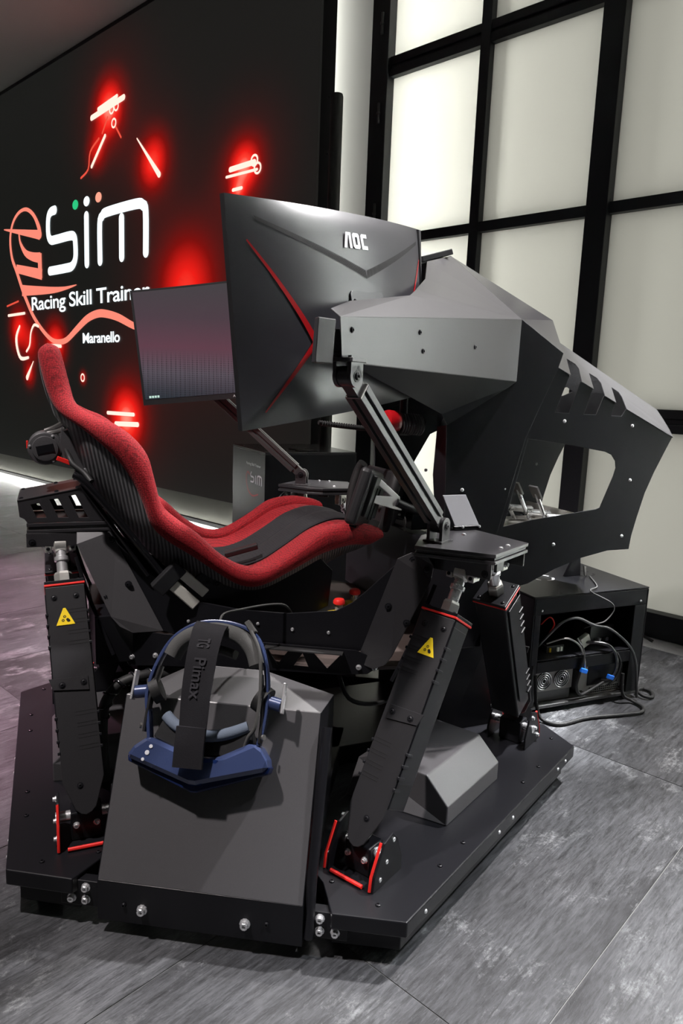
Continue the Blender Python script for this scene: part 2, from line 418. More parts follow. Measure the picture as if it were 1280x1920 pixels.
def frame_m(p, N, X=None):
    N = V(N).normalized()
    if X is None: x, y = perp(N)
    else:
        x = (V(X) - N * V(X).dot(N)).normalized()
    y = N.cross(x)
    m = Matrix.Identity(4)
    for i in range(3): m[i][0] = x[i]; m[i][1] = y[i]; m[i][2] = N[i]; m[i][3] = p[i]
    return m
BOLT = {}
def bolt_mesh(kind):
    if kind in BOLT: return BOLT[kind]
    b = MB()
    if kind == 'button':
        b.lathe((0, 0, 0), (0, 0, 1), [(1.0, -0.5), (1.0, 0.15), (0.85, 0.5), (0.5, 0.66), (0.42, 0.66), (0.38, 0.25), (0.05, 0.25)], 10); m = COAT2
    elif kind == 'washer':
        b.lathe((0, 0, 0), (0, 0, 1), [(1.5, -0.5), (1.5, 0.12), (1.0, 0.14), (0.95, 0.45), (0.5, 0.6), (0.4, 0.6), (0.38, 0.2), (0.05, 0.2)], 10); m = COAT2
    elif kind == 'steel':
        b.lathe((0, 0, 0), (0, 0, 1), [(1.35, -0.5), (1.35, 0.2), (1.0, 0.22), (1.0, 1.1), (0.9, 1.25), (0.5, 1.25), (0.45, 0.7), (0.05, 0.7)], 10); m = STEEL
    elif kind == 'dome':
        b.lathe((0, 0, 0), (0, 0, 1), [(1.0, -0.5), (1.0, 0.1), (0.8, 0.5), (0.45, 0.68), (0.05, 0.72)], 10); m = STEEL
    me = b.mesh('bolt_' + kind, 30); me.materials.append(m); BOLT[kind] = me
    return me
def bolt(parent, p, N, r=0.006, kind='button'):
    o = bpy.data.objects.new('bolt', bolt_mesh(kind))
    return put(o, parent, frame_m(V(p), N) @ Matrix.Scale(r, 4))

def text_geo(s, height, width=None, spacing=1.0, bold=0.0):
    cu = bpy.data.curves.new('lettering', 'FONT'); cu.body = s; cu.size = 1; cu.space_character = spacing; cu.offset = bold
    o = bpy.data.objects.new('lettering', cu); COL.objects.link(o)
    dg = bpy.context.evaluated_depsgraph_get(); dg.update()
    me = bpy.data.meshes.new_from_object(o.evaluated_get(dg))
    vs = [v.co.copy() for v in me.vertices]; fs = [tuple(p.vertices) for p in me.polygons]
    bpy.data.objects.remove(o); bpy.data.meshes.remove(me); bpy.data.curves.remove(cu)
    x0 = min(v.x for v in vs); x1 = max(v.x for v in vs); y0 = min(v.y for v in vs); y1 = max(v.y for v in vs)
    sy = height / (y1 - y0); sx = (width / (x1 - x0)) if width else sy
    return [((v.x - x0) * sx, (v.y - y0) * sy) for v in vs], fs
def lettering(name, s, O, X, Y, height, width, m, parent, th=0.0008, spacing=1.0, bold=0.0, label=None):
    """raised flat letters on the plane O,X,Y"""
    pts, fs = text_geo(s, height, width, spacing, bold)
    O, X, Y = V(O), V(X), V(Y); N = X.cross(Y).normalized()
    b = MB(); b.add([O + X * p[0] + Y * p[1] + N * th for p in pts], fs)
    return b.make(name, m, parent, label=label)

def catmull(pts, n):
    pts = [V(p) for p in pts]; m = len(pts); out = []
    for i in range(m - 1):
        p0 = pts[max(i - 1, 0)]; p1 = pts[i]; p2 = pts[i + 1]; p3 = pts[min(i + 2, m - 1)]
        for k in range(n):
            t = k / n
            out.append(0.5 * ((2 * p1) + (p2 - p0) * t + (2 * p0 - 5 * p1 + 4 * p2 - p3) * t * t + (3 * p1 - p0 - 3 * p2 + p3) * t ** 3))
    out.append(pts[-1])
    return out
def ribbon(path, width, O, X, Y, n=4, round_ends=True):
    """flat stroke along a 2-D path; width = number or list along the path"""
    P = catmull([V((p[0], p[1], 0)) for p in path], n) if len(path) > 2 else [V((p[0], p[1], 0)) for p in path]
    m = len(P); vs = []
    def wd(t):
        if isinstance(width, (int, float)): return width
        k = t * (len(width) - 1); i = min(int(k), len(width) - 2); return width[i] + (width[i + 1] - width[i]) * (k - i)
    L = []; R = []
    for i, p in enumerate(P):
        d = (P[min(i + 1, m - 1)] - P[max(i - 1, 0)]).normalized(); nn = V((-d.y, d.x, 0)); h = wd(i / (m - 1)) / 2
        L.append(p + nn * h); R.append(p - nn * h)
    b = MB(); O, X, Y = V(O), V(X), V(Y)
    q = lambda p: O + X * p.x + Y * p.y
    vs = [q(p) for p in L] + [q(p) for p in R]
    fs = [(m + i, m + i + 1, i + 1, i) for i in range(m - 1)]
    b.add(vs, fs)
    if round_ends:
        for p, d, h in ((P[0], (P[0] - P[1]).normalized(), wd(0) / 2), (P[-1], (P[-1] - P[-2]).normalized(), wd(1) / 2)):
            nn = V((-d.y, d.x, 0)); c = [p + d * (h * math.sin(PI * k / 8)) - nn * (h * math.cos(PI * k / 8)) for k in range(9)]
            b.add([q(a) for a in c], [tuple(range(9))])
    return b

# ------------------------------------------------------------------ the room
RX, RY, RZ = WS, WD, V((0, 0, 1))
def struct(o, label=None):
    o['kind'] = 'structure'
    if label: o['label'] = label
    return o
def rbox(b, s0, s1, d0, d1, z0, z1):
    c = room((s0 + s1) / 2, (d0 + d1) / 2, (z0 + z1) / 2)
    return b.box(c, RX * ((s1 - s0) / 2), RY * ((d1 - d0) / 2), RZ * ((z1 - z0) / 2))
S0, S1, D0, D1, HC = -11.0, 2.6, -2.6, 3.56, 4.2
fl = struct(rbox(MB(), S0, S1, D0, D1 + 0.4, -0.05, -0.0025).make('floor', GROUT), 'dark slate tiled floor with thin pale joints')
# floor tiles, 0.605 x 1.19 m, laid without offset
TS, TD, JG = 0.6045, 1.192, 0.0014
tm = MB().box((0, 0, -0.004), (TS / 2 - JG, 0, 0), (0, TD / 2 - JG, 0), (0, 0, 0.004)).mesh('floor_tile'); tm.materials.append(TILE)
ds = [0.99 + TD * k for k in range(-3, 3)]
for i in range(-17, 4):
    s_ = -0.457 + TS * (i + 0.5)
    for d_ in ds:
        dc = d_ - TD / 2
        if dc > 3.9 or dc < -1.4 or (i > 1 and dc < 0): continue
        o = bpy.data.objects.new('floor_tile', tm)
        put(o, fl, ROOM_M @ Matrix.Translation((s_, dc, 0)))
struct(rbox(MB(), S0, S1, D0, D1 + 0.4, HC, HC + 0.1).make('ceiling', CEIL), 'grey plaster ceiling above the video wall')
struct(rbox(MB(), S0 - 0.1, S0, D0, D1 + 0.4, 0, HC).make('wall_left', DARKWALL), 'dark grey wall at the far end')
struct(rbox(MB(), S1, S1 + 0.1, D0, D1 + 0.4, 0, HC).make('wall_right', DARKWALL), 'dark grey side wall')
struct(rbox(MB(), S0, S1, D0 - 0.1, D0, 0, HC).make('wall_front', DARKWALL), 'dark grey wall opposite the windows')
struct(rbox(MB(), S0, -3.12, 3.86, 3.96, 0, HC).make('wall_back', WHITEW), 'white wall behind the video wall')

# window wall: black steel frame with frosted panes
win = struct(bpy.data.objects.new('window_1', None), 'tall black framed window with backlit frosted panes'); put(win, None, Matrix.Translation(room(-1.6, 3.56, 0)))
ZT = [(0.125, 1.007), (1.12, 2.06), (2.115, 3.035), (3.145, 4.12)]
cols = [(-3.005, -2.367), (-2.305, -1.67), (-1.56, -0.925), (-0.863, -0.228), (-0.118, 0.517), (0.579, 1.214)]
for s0, s1 in [(-3.14, -3.005), (-2.367, -2.305), (-1.67, -1.56), (-0.925, -0.863), (-0.228, -0.118), (0.517, 0.579), (1.214, 2.6)]:
    dd = 0.02 if (s1 - s0) > 0.1 else 0.0
    rbox(MB(), s0, s1, 3.545 - dd, 3.66 if s0 > -3.1 else 3.9, 0, HC).make('mullion', FRAME, win, bevel=0.004)
for z0, z1, dd in [(1.007, 1.05, 0), (1.05, 1.077, -0.012), (1.077, 1.12, 0), (2.06, 2.115, 0), (3.035, 3.082, 0), (3.082, 3.10, -0.012), (3.10, 3.145, 0), (4.12, 4.2, 0)]:
    for s0, s1 in cols:
        rbox(MB(), s0 - 0.002, s1 + 0.002, 3.552 - dd, 3.65, z0, z1).make('transom', FRAME, win, bevel=0.003)
for s0, s1 in cols:
    for z0, z1 in ZT:
        rbox(MB(), s0 - 0.004, s1 + 0.004, 3.592, 3.598, z0 - 0.004, z1 + 0.004).make('pane', PANE, win)
for z in (2.83, 3.33, 2.25):
    b = MB(); b.cyl(room(-3.055, 3.52, z - 0.06), room(-3.055, 3.52, z + 0.06), 0.009, n=10)
    b.cyl(room(-3.055, 3.518, z - 0.006), room(-3.055, 3.518, z + 0.006), 0.012, n=10)
    b.make('hinge', ALU, win, 35)
struct(rbox(MB(), -3.0, 2.6, 3.53, 3.6, 0, 0.125).make('baseboard_back', FRAME, bevel=0.003), 'black skirting board below the window')

# ------------------------------------------------------------------ video wall
LEDW = thing('led_video_wall', 'huge black video wall showing a white and red logo with red neon light streaks', 'screen', room(-6.5, 3.47, 0))
LZ0, LZ1, LS0, LS1, LD = 0.24, 4.17, -10.9, -3.53, 3.47
def led_mat():
    m = bpy.data.materials.new('video_wall_picture'); m.use_nodes = True; N, L = nodes(m); b = N['Principled BSDF']
    b.inputs['Base Color'].default_value = (0.012, 0.012, 0.012, 1); b.inputs['Roughness'].default_value = 0.55
    tc = N.new('ShaderNodeNewGeometry')
    acc = None
    glows = [(-6.17, 3.53, 0.20, 3.2), (-6.40, 3.23, 0.15, 1.5), (-5.47, 2.97, 0.18, 2.4), (-4.28, 2.72, 0.15, 3.0), (-5.0, 1.93, 0.32, 2.2), (-5.95, 0.82, 0.24, 3.2),
             (-8.21, 1.70, 0.20, 2.2), (-7.92, 1.55, 0.18, 1.4), (-7.33, 1.52, 0.20, 2.6), (-7.98, 1.21, 0.12, 1.6), (-4.35, 2.56, 0.08, 2.0), (-6.757, 1.183, 0.06, 1.6),
             (-6.15, 3.45, 0.5, 0.34), (-5.47, 2.95, 0.4, 0.3), (-4.28, 2.72, 0.36, 0.42), (-5.1, 1.95, 0.7, 0.3), (-5.9, 0.85, 0.55, 0.34), (-7.9, 1.6, 0.55, 0.10), (-4.6, 1.3, 0.9, 0.05), (-4.6,2.2,.6,.08)]
    for s_, z_, r_, a_ in glows:
        p = room(s_, LD, z_)
        d = N.new('ShaderNodeVectorMath'); d.operation = 'DISTANCE'; L.new(tc.outputs['Position'], d.inputs[0]); d.inputs[1].default_value = p
        q = N.new('ShaderNodeMath'); q.operation = 'MULTIPLY'; L.new(d.outputs['Value'], q.inputs[0]); L.new(d.outputs['Value'], q.inputs[1])
        k = N.new('ShaderNodeMath'); k.operation = 'MULTIPLY'; L.new(q.outputs[0], k.inputs[0]); k.inputs[1].default_value = -1.0 / (r_ * r_)
        e = N.new('ShaderNodeMath'); e.operation = 'EXPONENT'; L.new(k.outputs[0], e.inputs[0])
        t = N.new('ShaderNodeMath'); t.operation = 'MULTIPLY_ADD'; L.new(e.outputs[0], t.inputs[0]); t.inputs[1].default_value = a_
        if acc is None: t.inputs[2].default_value = 0.0
        else: L.new(acc.outputs[0], t.inputs[2])
        acc = t
    cr = N.new('ShaderNodeValToRGB'); e = cr.color_ramp.elements
    e[0].position = 0.0; e[0].color = (0.0095, 0.0098, 0.0088, 1); e[1].position = 1.0; e[1].color = (1.0, 0.30, 0.22, 1)
    for ps, c in ((0.05, (0.03, 0.009, 0.008, 1)), (0.25, (0.20, 0.004, 0.003, 1)), (0.6, (0.85, 0.012, 0.008, 1)), (0.8, (1.0, 0.05, 0.03, 1))):
        n_ = e.new(ps); n_.color = c
    dv = N.new('ShaderNodeMath'); dv.operation = 'DIVIDE'; dv.inputs[1].default_value = 3.6; L.new(acc.outputs[0], dv.inputs[0])
    L.new(dv.outputs[0], cr.inputs['Fac'])
    L.new(cr.outputs['Color'], b.inputs['Emission Color']); b.inputs['Emission Strength'].default_value = 1.0
    return m
rbox(MB(), LS0, LS1, LD, LD + 0.02, LZ0, LZ1).make('screen_face', led_mat(), LEDW)
rbox(MB(), LS0, LS1 - 0.004, LD + 0.021, LD + 0.15, LZ0, LZ1).make('rear_housing', COAT2, LEDW)
rbox(MB(), LS0, LS1 + 0.002, LD - 0.006, LD + 0.03, LZ1, LZ1 + 0.028).make('top_trim', COAT2, LEDW)
pl_ = rbox(MB(), LS0, LS1 - 0.03, LD + 0.05, LD + 0.2, 0, LZ0 - 0.002).make('plinth', PLINTH, LEDW, bevel=0.004, label='brushed grey plinth under the screen')
rbox(MB(), LS0, LS1 - 0.03, LD + 0.035, LD + 0.05, 0.0, 0.028).make('toe_strip', COAT2, LEDW)
for z in (2.35, 2.7, 3.05):
    bolt(LEDW, room(LS1 - 0.0035, LD + 0.1, z), RX, 0.006)
EO = room(0, LD - 0.004, 0)
WHITE_E = emis('picture_white', (0.86, 0.97, 1.0), 1.35); ORANGE_E = emis('picture_salmon', (1.0, 0.27, 0.19), 1.0); GREEN_E = emis('picture_green', (0.03, 0.65, 0.25), 0.9)
NEON_E = emis('picture_neon', (1.0, 0.62, 0.52), 1.5); NEON2_E = emis('picture_neon_dim', (0.95, 0.10, 0.06), 0.9); ORANGE2_E = emis('picture_salmon_light', (1.0, 0.40, 0.28), 1.0)
def st(name, path, wd, m, n=4, re=True, off=0.0, lab=None):
    return ribbon(path, wd, EO - RY * off, RX, RZ, n, re).make(name, m, LEDW, label=lab)
LW = 0.088
st('logo_letter', [(-7.25, 2.83), (-7.345, 2.822), (-7.40, 2.766), (-7.41, 2.622), (-7.36, 2.556), (-7.25, 2.548), (-6.95, 2.55), (-6.862, 2.53), (-6.84, 2.47), (-6.845, 2.335), (-6.915, 2.265), (-7.05, 2.254), (-7.40, 2.254)], LW, WHITE_E, lab='white glowing letter s')
st('logo_letter', [(-6.61, 2.69), (-6.62, 2.26)], LW, WHITE_E, lab='white glowing letter i')
st('logo_letter', [(-6.37, 2.26), (-6.362, 2.59), (-6.315, 2.65), (-6.224, 2.675), (-5.735, 2.675), (-5.627, 2.65), (-5.583, 2.59), (-5.587, 2.26)], LW, WHITE_E, lab='white glowing letter m')
st('logo_letter', [(-5.977, 2.59), (-5.983, 2.26)], LW, WHITE_E, lab='white middle stroke of the m')
for (s_, z_), m_, lb in zip([(-6.821, 2.82), (-6.60, 2.82), (-6.376, 2.823)], (GREEN_E, WHITE_E, ORANGE2_E), ('green dot', 'white dot', 'salmon dot')):
    b = MB(); b.add([EO + RX * (s_ + 0.058 * math.cos(t * PI / 8)) + RZ * (z_ + 0.045 * math.sin(t * PI / 8)) for t in range(16)], [tuple(range(16))]); b.make('logo_dot', m_, LEDW, label=lb)
st('logo_curve', [(-7.605, 2.638), (-7.628, 2.721), (-7.736, 2.847), (-7.896, 2.924), (-8.068, 2.922), (-8.218, 2.858), (-8.31, 2.752), (-8.34, 2.623), (-8.306, 2.46), (-8.205, 2.319), (-8.077, 2.124), (-7.992, 2.013), (-7.821, 1.82), (-7.593, 1.656), (-7.396, 1.561), (-7.228, 1.539), (-7.062, 1.561), (-6.846, 1.659), (-6.639, 1.748), (-6.443, 1.786), (-6.279, 1.779), (-6.055, 1.736), (-5.8, 1.655), (-5.536, 1.599)],
   [0.09, 0.05, 0.035, 0.04, 0.05, 0.055, 0.06, 0.05, 0.05, 0.06, 0.075, 0.075, 0.07, 0.05], ORANGE_E, lab='salmon pink sweeping curve of the logo')
st('logo_curve', [(-8.491, 2.789), (-8.118, 2.723), (-7.6, 2.633)], [0.01, 0.05, 0.10], ORANGE_E, off=0.0008, re=False)
st('logo_curve', [(-8.104, 2.712), (-8.081, 2.609), (-7.965, 2.493), (-7.801, 2.436), (-7.61, 2.405)], [0.03, 0.04, 0.07, 0.09, 0.11], ORANGE_E, off=0.0008, re=False)
st('logo_curve', [(-7.62, 2.45), (-7.622, 2.2)], 0.09, ORANGE_E, off=0.0012, re=False)
st('logo_curve', [(-7.58, 2.235), (-8.20, 2.345)], [0.11, 0.09], ORANGE_E, off=0.0008, re=False)
st('logo_curve', [(-8.08, 2.105), (-7.418, 2.065), (-7.086, 2.062), (-6.836, 2.079)], [0.12, 0.07, 0.035, 0.008], ORANGE_E, off=0.0008, re=False)
lettering('lettering', 'Racing Skill Trainer', EO + RX * -7.85 + RZ * 1.835, RX, RZ, 0.185, 2.32, WHITE_E, LEDW, 0.001, 0.95, 0.012, 'white words Racing Skill Trainer')
lettering('lettering', 'Maranello', EO + RX * -6.735 + RZ * 1.515, RX, RZ, 0.10, 0.70, WHITE_E, LEDW, 0.001, 0.95, 0.02, 'white word Maranello')
for p, wd, k in [([(-6.47, 3.519), (-5.912, 3.566)], .05, 1), ([(-6.347, 3.566), (-6.023, 3.6)], .035, 1), ([(-6.186, 3.465), (-6.284, 3.353)], .02, 0), ([(-6.238, 3.321), (-6.489, 3.107)], .035, 1),
                 ([(-6.347, 3.32), (-6.508, 3.237), (-6.555, 3.095), (-6.696, 3.041)], .022, 0), ([(-6.074, 3.387), (-5.965, 3.256)], .02, 0), ([(-5.707, 3.195), (-5.375, 2.853)], [.012, .05], 1),
                 ([(-4.433, 2.73), (-4.16, 2.735)], .04, 1), ([(-4.48, 2.685), (-4.129, 2.681)], .02, 1), ([(-8.492, 1.959), (-8.186, 1.997)], .02, 0), ([(-8.468, 1.854), (-8.037, 1.862)], .03, 1),
                 ([(-8.179, 1.727), (-8.271, 1.62), (-8.267, 1.496), (-8.178, 1.378), (-7.983, 1.384)], [.03, .06, .05, .03], 1), ([(-7.708, 1.711), (-7.813, 1.728), (-7.897, 1.651), (-7.94, 1.518), (-8.025, 1.452)], .03, 1),
                 ([(-7.861, 1.343), (-8.034, 1.165)], [.01, .06], 1), ([(-6.28, 0.86), (-5.813, 0.865)], .035, 1), ([(-6.135, 0.764), (-5.747, 0.778)], .045, 1), ([(-7.515, 1.512), (-7.203, 1.495)], .035, 1), ([(-4.40, 2.583), (-4.30, 2.583)], .025, 1)]:
    st('neon_streak', p, wd, NEON_E if k else NEON2_E, off=0.0004)
for s_, z_ in [(-6.115, 3.515), (-6.038, 3.524), (-6.082, 3.395), (-4.16, 2.746), (-4.124, 2.689), (-6.757, 1.183)]:
    st('neon_ring', [(s_ + 0.035 * math.cos(t * PI / 6), z_ + 0.035 * math.sin(t * PI / 6)) for t in range(13)], 0.016, NEON_E, 2, False, 0.0006)

# black column beside the video wall
pc = thing('black_column', 'slim black rounded column standing beside the video wall edge', 'column', room(-3.2, 3.3, 0))
MB().lathe(room(-3.2, 3.3, 0.02), RZ, [(0.038, 0), (0.038, 2.87), (0.034, 2.885), (0.01, 2.89)], 24).make('shaft', RUB, pc, 40)
MB().lathe(room(-3.2, 3.3, 0), RZ, [(0.15, 0), (0.15, 0.012), (0.14, 0.02), (0.04, 0.021)], 32).make('foot_plate', RUB, pc, 40)

# ------------------------------------------------------------------ motion platform
def dr(deg):
    a = math.radians(deg); return V((math.cos(a), math.sin(a), 0))
def pn(n, t, r, z):
    return dr(n + 90) * t + dr(n) * r + V((0, 0, z))
UP = V((0, 0, 1))
BRONZE = mat('dull_bronze', (0.07, 0.052, 0.046), 0.5, 0.3, 0.5, 0.1, 300, 0.15)
PLAT = thing('motion_platform', 'black six-legged motion platform with flat base plates carrying the racing simulator', 'motion platform', (0, 0, 0))

def base_plate(n):
    out = [(-0.472, 0.767), (0.472, 0.767), (0.55, 0.637), (0.49, 0.566), (0.42, 0.40), (-0.42, 0.40), (-0.49, 0.566), (-0.55, 0.637)]
    # plane axes: t, r  (t x r = -z) so the top faces up with N = +z
    p = MB().prism(out, V((0, 0, 0.115)), dr(n + 90), dr(n), 0.036, UP).make('base_plate', COAT2, PLAT, bevel=0.003)
    lo = [(a * 0.955, 0.40 + (r - 0.40) * 0.93) for a, r in out]
    MB().prism(lo, V((0, 0, 0.0785)), dr(n + 90), dr(n), 0.055, UP).make('under_frame', COAT2, p, bevel=0.002)
    for t, r in ((0.42, 0.68), (-0.42, 0.68), (0.42, 0.48), (-0.42, 0.48)):
        MB().cyl(pn(n, t, r, 0.0), pn(n, t, r, 0.026), 0.03, n=16).make('rubber_foot', RUB, p, 35)
    for t, r in ((0.47, 0.695), (0.28, 0.731), (0.172, 0.731), (-0.172, 0.731), (-0.28, 0.731), (-0.47, 0.695), (0.476, 0.579), (-0.476, 0.579)):
        bolt(p, pn(n, t, r, 0.115), UP, 0.0058)
    for t in (-0.05, 0.03, 0.34, 0.40, -0.40):
        bolt(p, pn(n, t, 0.767, 0.096), dr(n), 0.005, 'dome')
    return p
def drive_cover(n):
    # chamfered cover standing on the plate between the two legs
    w = 0.142
    s = [(0.40, 0.115), (0.67, 0.115), (0.67, 0.166), (0.607, 0.226), (0.45, 0.226), (0.40, 0.2)]
    rows = []
    b = MB()
    lo = [pn(n, -w - (0.05 if r < 0.6 and z < 0.12 else 0), r, z) for r, z in s]; hi = [pn(n, w + (0.05 if r < 0.6 and z < 0.12 else 0), r, z) for r, z in s]
    m = len(s)
    b.add(lo + hi, [tuple(range(m)), tuple(reversed(range(m, 2 * m)))] + [(i, m + i, m + (i + 1) % m, (i + 1) % m) for i in range(m)])
    b.make('drive_cover', GREYCOAT, PLAT, bevel=0.003, fix=True)
for n in (180, -60, 60):
    base_plate(n); drive_cover(n)

def warning_sign(parent, c, X, Y, size):
    c, X, Y = V(c), V(X).normalized(), V(Y).normalized(); N = X.cross(Y).normalized()
    sg = MB().prism([(-0.5 * size, -0.42 * size), (0.5 * size, -0.42 * size), (0.06 * size, 0.55 * size), (-0.06 * size, 0.55 * size)], c + N * 0.0014, X, Y, 0.0012, N).make('warning_sign', YEL, parent, label='yellow triangular warning sticker')
    return sg
def sign_marks(parent, c, X, Y, size):
    c, X, Y = V(c), V(X).normalized(), V(Y).normalized(); N = X.cross(Y).normalized()
    b = MB(); o = c + N * 0.0018
    for gx, gy, r in ((-0.12, -0.16, 0.085), (-0.02, 0.05, 0.085)):
        vs = []
        k = 20
        for i in range(k):
            rr = r * (1.0 if i % 4 < 2 else 0.78); a = 2 * PI * i / k
            vs.append(o + X * ((gx + rr * math.cos(a)) * size) + Y * ((gy + rr * math.sin(a)) * size))
        for i in range(k):
            a = 2 * PI * i / k; vs.append(o + X * ((gx + 0.035 * math.cos(a)) * size) + Y * ((gy + 0.035 * math.sin(a)) * size))
        b.add(vs, [(i, (i + 1) % k, k + (i + 1) % k, k + i) for i in range(k)])
    hand = [(0.03, -0.12), (0.10, -0.05), (0.16, -0.06), (0.25, -0.16), (0.26, -0.24), (0.2, -0.28), (0.1, -0.26), (0.07, -0.2)]
    b.add([o + X * (x * size) + Y * (y * size) for x, y in hand], [tuple(range(len(hand)))])
    return b.make('warning_pictogram', BLACKINK, parent)

def actuator_leg(n, sg):
    """sg = +1/-1: which end of the base plate; the leg leans in towards the middle at the top"""
    T = dr(n + 90) * sg; R = dr(n)
    bot = dr(n) * 0.60 + T * 0.392 + V((0, 0, 0.165)); top = dr(n) * 0.635 + T * 0.078 + V((0, 0, 0.735))
    A = (top - bot).normalized(); R = (R - A * R.dot(A)).normalized(); O = R.cross(A)
    if O.dot(T) < 0: O = -O
    Ln = (top - bot).length
    hw, hd = 0.043, 0.043
    def P(r, o, a): return bot + R * r + O * o + A * a
    leg = thing_part('actuator_leg')
    s0, s1 = 0.055, 0.535
    # housing: square tube
    b = MB(); b.box(P(0, -0.004, (s0 + s1) / 2 + 0.02), R * hw, O * (hd - 0.004), A * ((s1 - s0) / 2 - 0.02)); b.make('housing', COAT2, leg, bevel=0.004)
    # outer cover plate with tapered, rounded tip
    tip = [(-hw - 0.002, s1 - 0.004), (-hw - 0.002, 0.075), (-0.022, 0.012), (-0.012, 0.002), (0.0, -0.002), (0.012, 0.002), (0.022, 0.012), (hw + 0.002, 0.075), (hw + 0.002, s1 - 0.004)]
    MB().prism(tip, P(0, hd + 0.003, 0), R, A, 0.004, O).make('cover_plate', LEGC, leg, bevel=0.0015)
    for side in (-1, 1):
        b = MB(); b.box(P(side * (hw + 0.003), 0.006, (s0 + s1) / 2 + 0.04), R * 0.0015, O * (hd - 0.008), A * ((s1 - s0) / 2 - 0.06)); b.make('side_cover', COAT2, leg, bevel=0.001)
        for base in (0.14, 0.385):
            for k in range(4):
                a = base + k * 0.026
                q = MB(); q.box(P(side * (hw + 0.0035), hd - 0.008, a), R * 0.0032, O * 0.013, A * 0.0035); q.make('cooling_louvre', COAT2, leg, bevel=0.0015)
    for base in (0.14, 0.385):
        for k in range(4):
            a = base + k * 0.026
            for e in (0, 0.008):
                q = MB(); q.box(P(-hw * 0.45, hd + 0.0032, a + e), R * (hw * 0.5), O * 0.0003, A * 0.0005); q.make('score_line', BLACKINK, leg)
    # clamp band half way up
    MB().prism([(-hw * 0.75, 0.305), (hw + 0.012, 0.31), (hw + 0.004, 0.283), (-hw * 0.75, 0.272)], P(0, hd + 0.0065, 0), R, A, 0.003, O).make('clamp_band', LEGC, leg, bevel=0.001)
    for r in (-hw * 0.5, hw * 0.62): bolt(leg, P(r, hd + 0.0068, 0.2915), O, 0.0052, 'washer')
    for r in (-hw * 0.55, hw * 0.62): bolt(leg, P(r, hd + 0.003, s1 - 0.032), O, 0.0052, 'washer')
    bolt(leg, P(0.008, hd + 0.003, 0.062), O, 0.005, 'washer')
    # top plate with red seal
    b = MB(); b.box(P(0, 0, s1 + 0.001), R * (hw + 0.004), O * (hd + 0.003), A * 0.0026); b.make('red_seal', REDT, leg, bevel=0.001, label='thin red seal strip')
    b = MB(); b.box(P(0, 0, s1 + 0.0075), R * (hw + 0.0035), O * (hd + 0.0025), A * 0.004); b.make('top_plate', COAT2, leg, bevel=0.0015)
    for r in (-0.033, 0.033):
        for o in (-0.033, 0.033): bolt(leg, P(r, o, s1 + 0.0118), A, 0.0045)
    sc = P(0.006, hd + 0.003, s1 - 0.083); sX = R if R.cross(A).dot(O) > 0 else -R
    warning_sign(leg, sc, sX, A, 0.043); sign_marks(leg, sc, sX, A, 0.043)
    # push rod, nuts and joint
    MB().lathe(P(0, 0, s1 + 0.01), A, [(0.022, 0), (0.022, 0.026), (0.019, 0.032)], 6).make('hex_nut', ZINC, leg, 20)
    MB().lathe(P(0, 0, s1 + 0.04), A, [(0.014, 0), (0.014, 0.03), (0.018, 0.032), (0.018, 0.042), (0.013, 0.044), (0.0125, Ln - s1 - 0.05)], 14).make('push_rod', STEEL, leg, 30)
    MB().lathe(top - R * 0.017, R, [(0.017, 0), (0.022, 0.004), (0.022, 0.03), (0.017, 0.034)], 16).make('joint_eye', ZINC, leg, 35)
    # base clevis: two cheeks with red rims and bolts
    fx = dr(n); tt = T
    def Q(r, t, z): return V((bot.x, bot.y, 0)) + fx * r + tt * t + V((0, 0, z))
    for side in (-1, 1):
        ck = [(-0.05, 0.1155), (0.06, 0.1155), (0.055, 0.15), (0.022, 0.212), (-0.01, 0.222), (-0.03, 0.20), (-0.05, 0.15)]
        MB().prism(ck, Q(side * 0.060 + 0.003, 0, 0), tt, UP, 0.006, tt.cross(UP)).make('clevis_cheek', COAT2, leg, bevel=0.0015)
        MB().tube([Q(side * 0.0605, 0.061, 0.118), Q(side * 0.0605, 0.057, 0.15), Q(side * 0.0605, 0.025, 0.212)], 0.0035, 6, 0).make('red_rim', REDT, leg, 35, label='red edge trim')
        for dt, z in ((0.035, 0.135), (0.012, 0.165), (-0.012, 0.205)):
            bolt(leg, Q(side * 0.0645, dt, z), fx * side, 0.0052, 'steel')
    MB().cyl(Q(-0.066, 0, 0.165), Q(0.066, 0, 0.165), 0.012, n=14).make('pivot_pin', STEEL, leg, 35)
    b = MB(); b.box(Q(0, 0, 0.15), fx * 0.034, tt * 0.026, V((0, 0, 0.034))); b.make('pivot_block', COAT2, leg, bevel=0.004)
    for r in (-0.022, 0.022): bolt(leg, Q(r, 0.027, 0.155), tt, 0.0055, 'steel')
    MB().tube([Q(-0.042, 0.062, 0.1205), Q(0.042, 0.062, 0.1205)], 0.0045, 8, 0).make('red_rim', REDT, leg, 35, label='red edge trim')
    # joint bracket under the upper platform
    for side in (-1, 1):
        b = MB(); b.box(top + R * (side * 0.029) + V((0, 0, 0.004)), R * 0.008, tt * 0.017, V((0, 0, 0.020))); b.make('joint_block', WHITEP if side > 5 else ZINC, leg, bevel=0.002)
        bolt(leg, top + R * (side * 0.037), R * side, 0.006, 'steel')
        bolt(leg, top + R * (side * 0.029) + tt * 0.0172 - V((0, 0, 0.006)), tt, 0.005)
    return leg
def thing_part(name):
    o = bpy.data.objects.new(name, None); o.empty_display_size = 0.05
    return put(o, PLAT)
for n in (180, -60, 60):
    for sg in (1, -1):
        actuator_leg(n, sg)

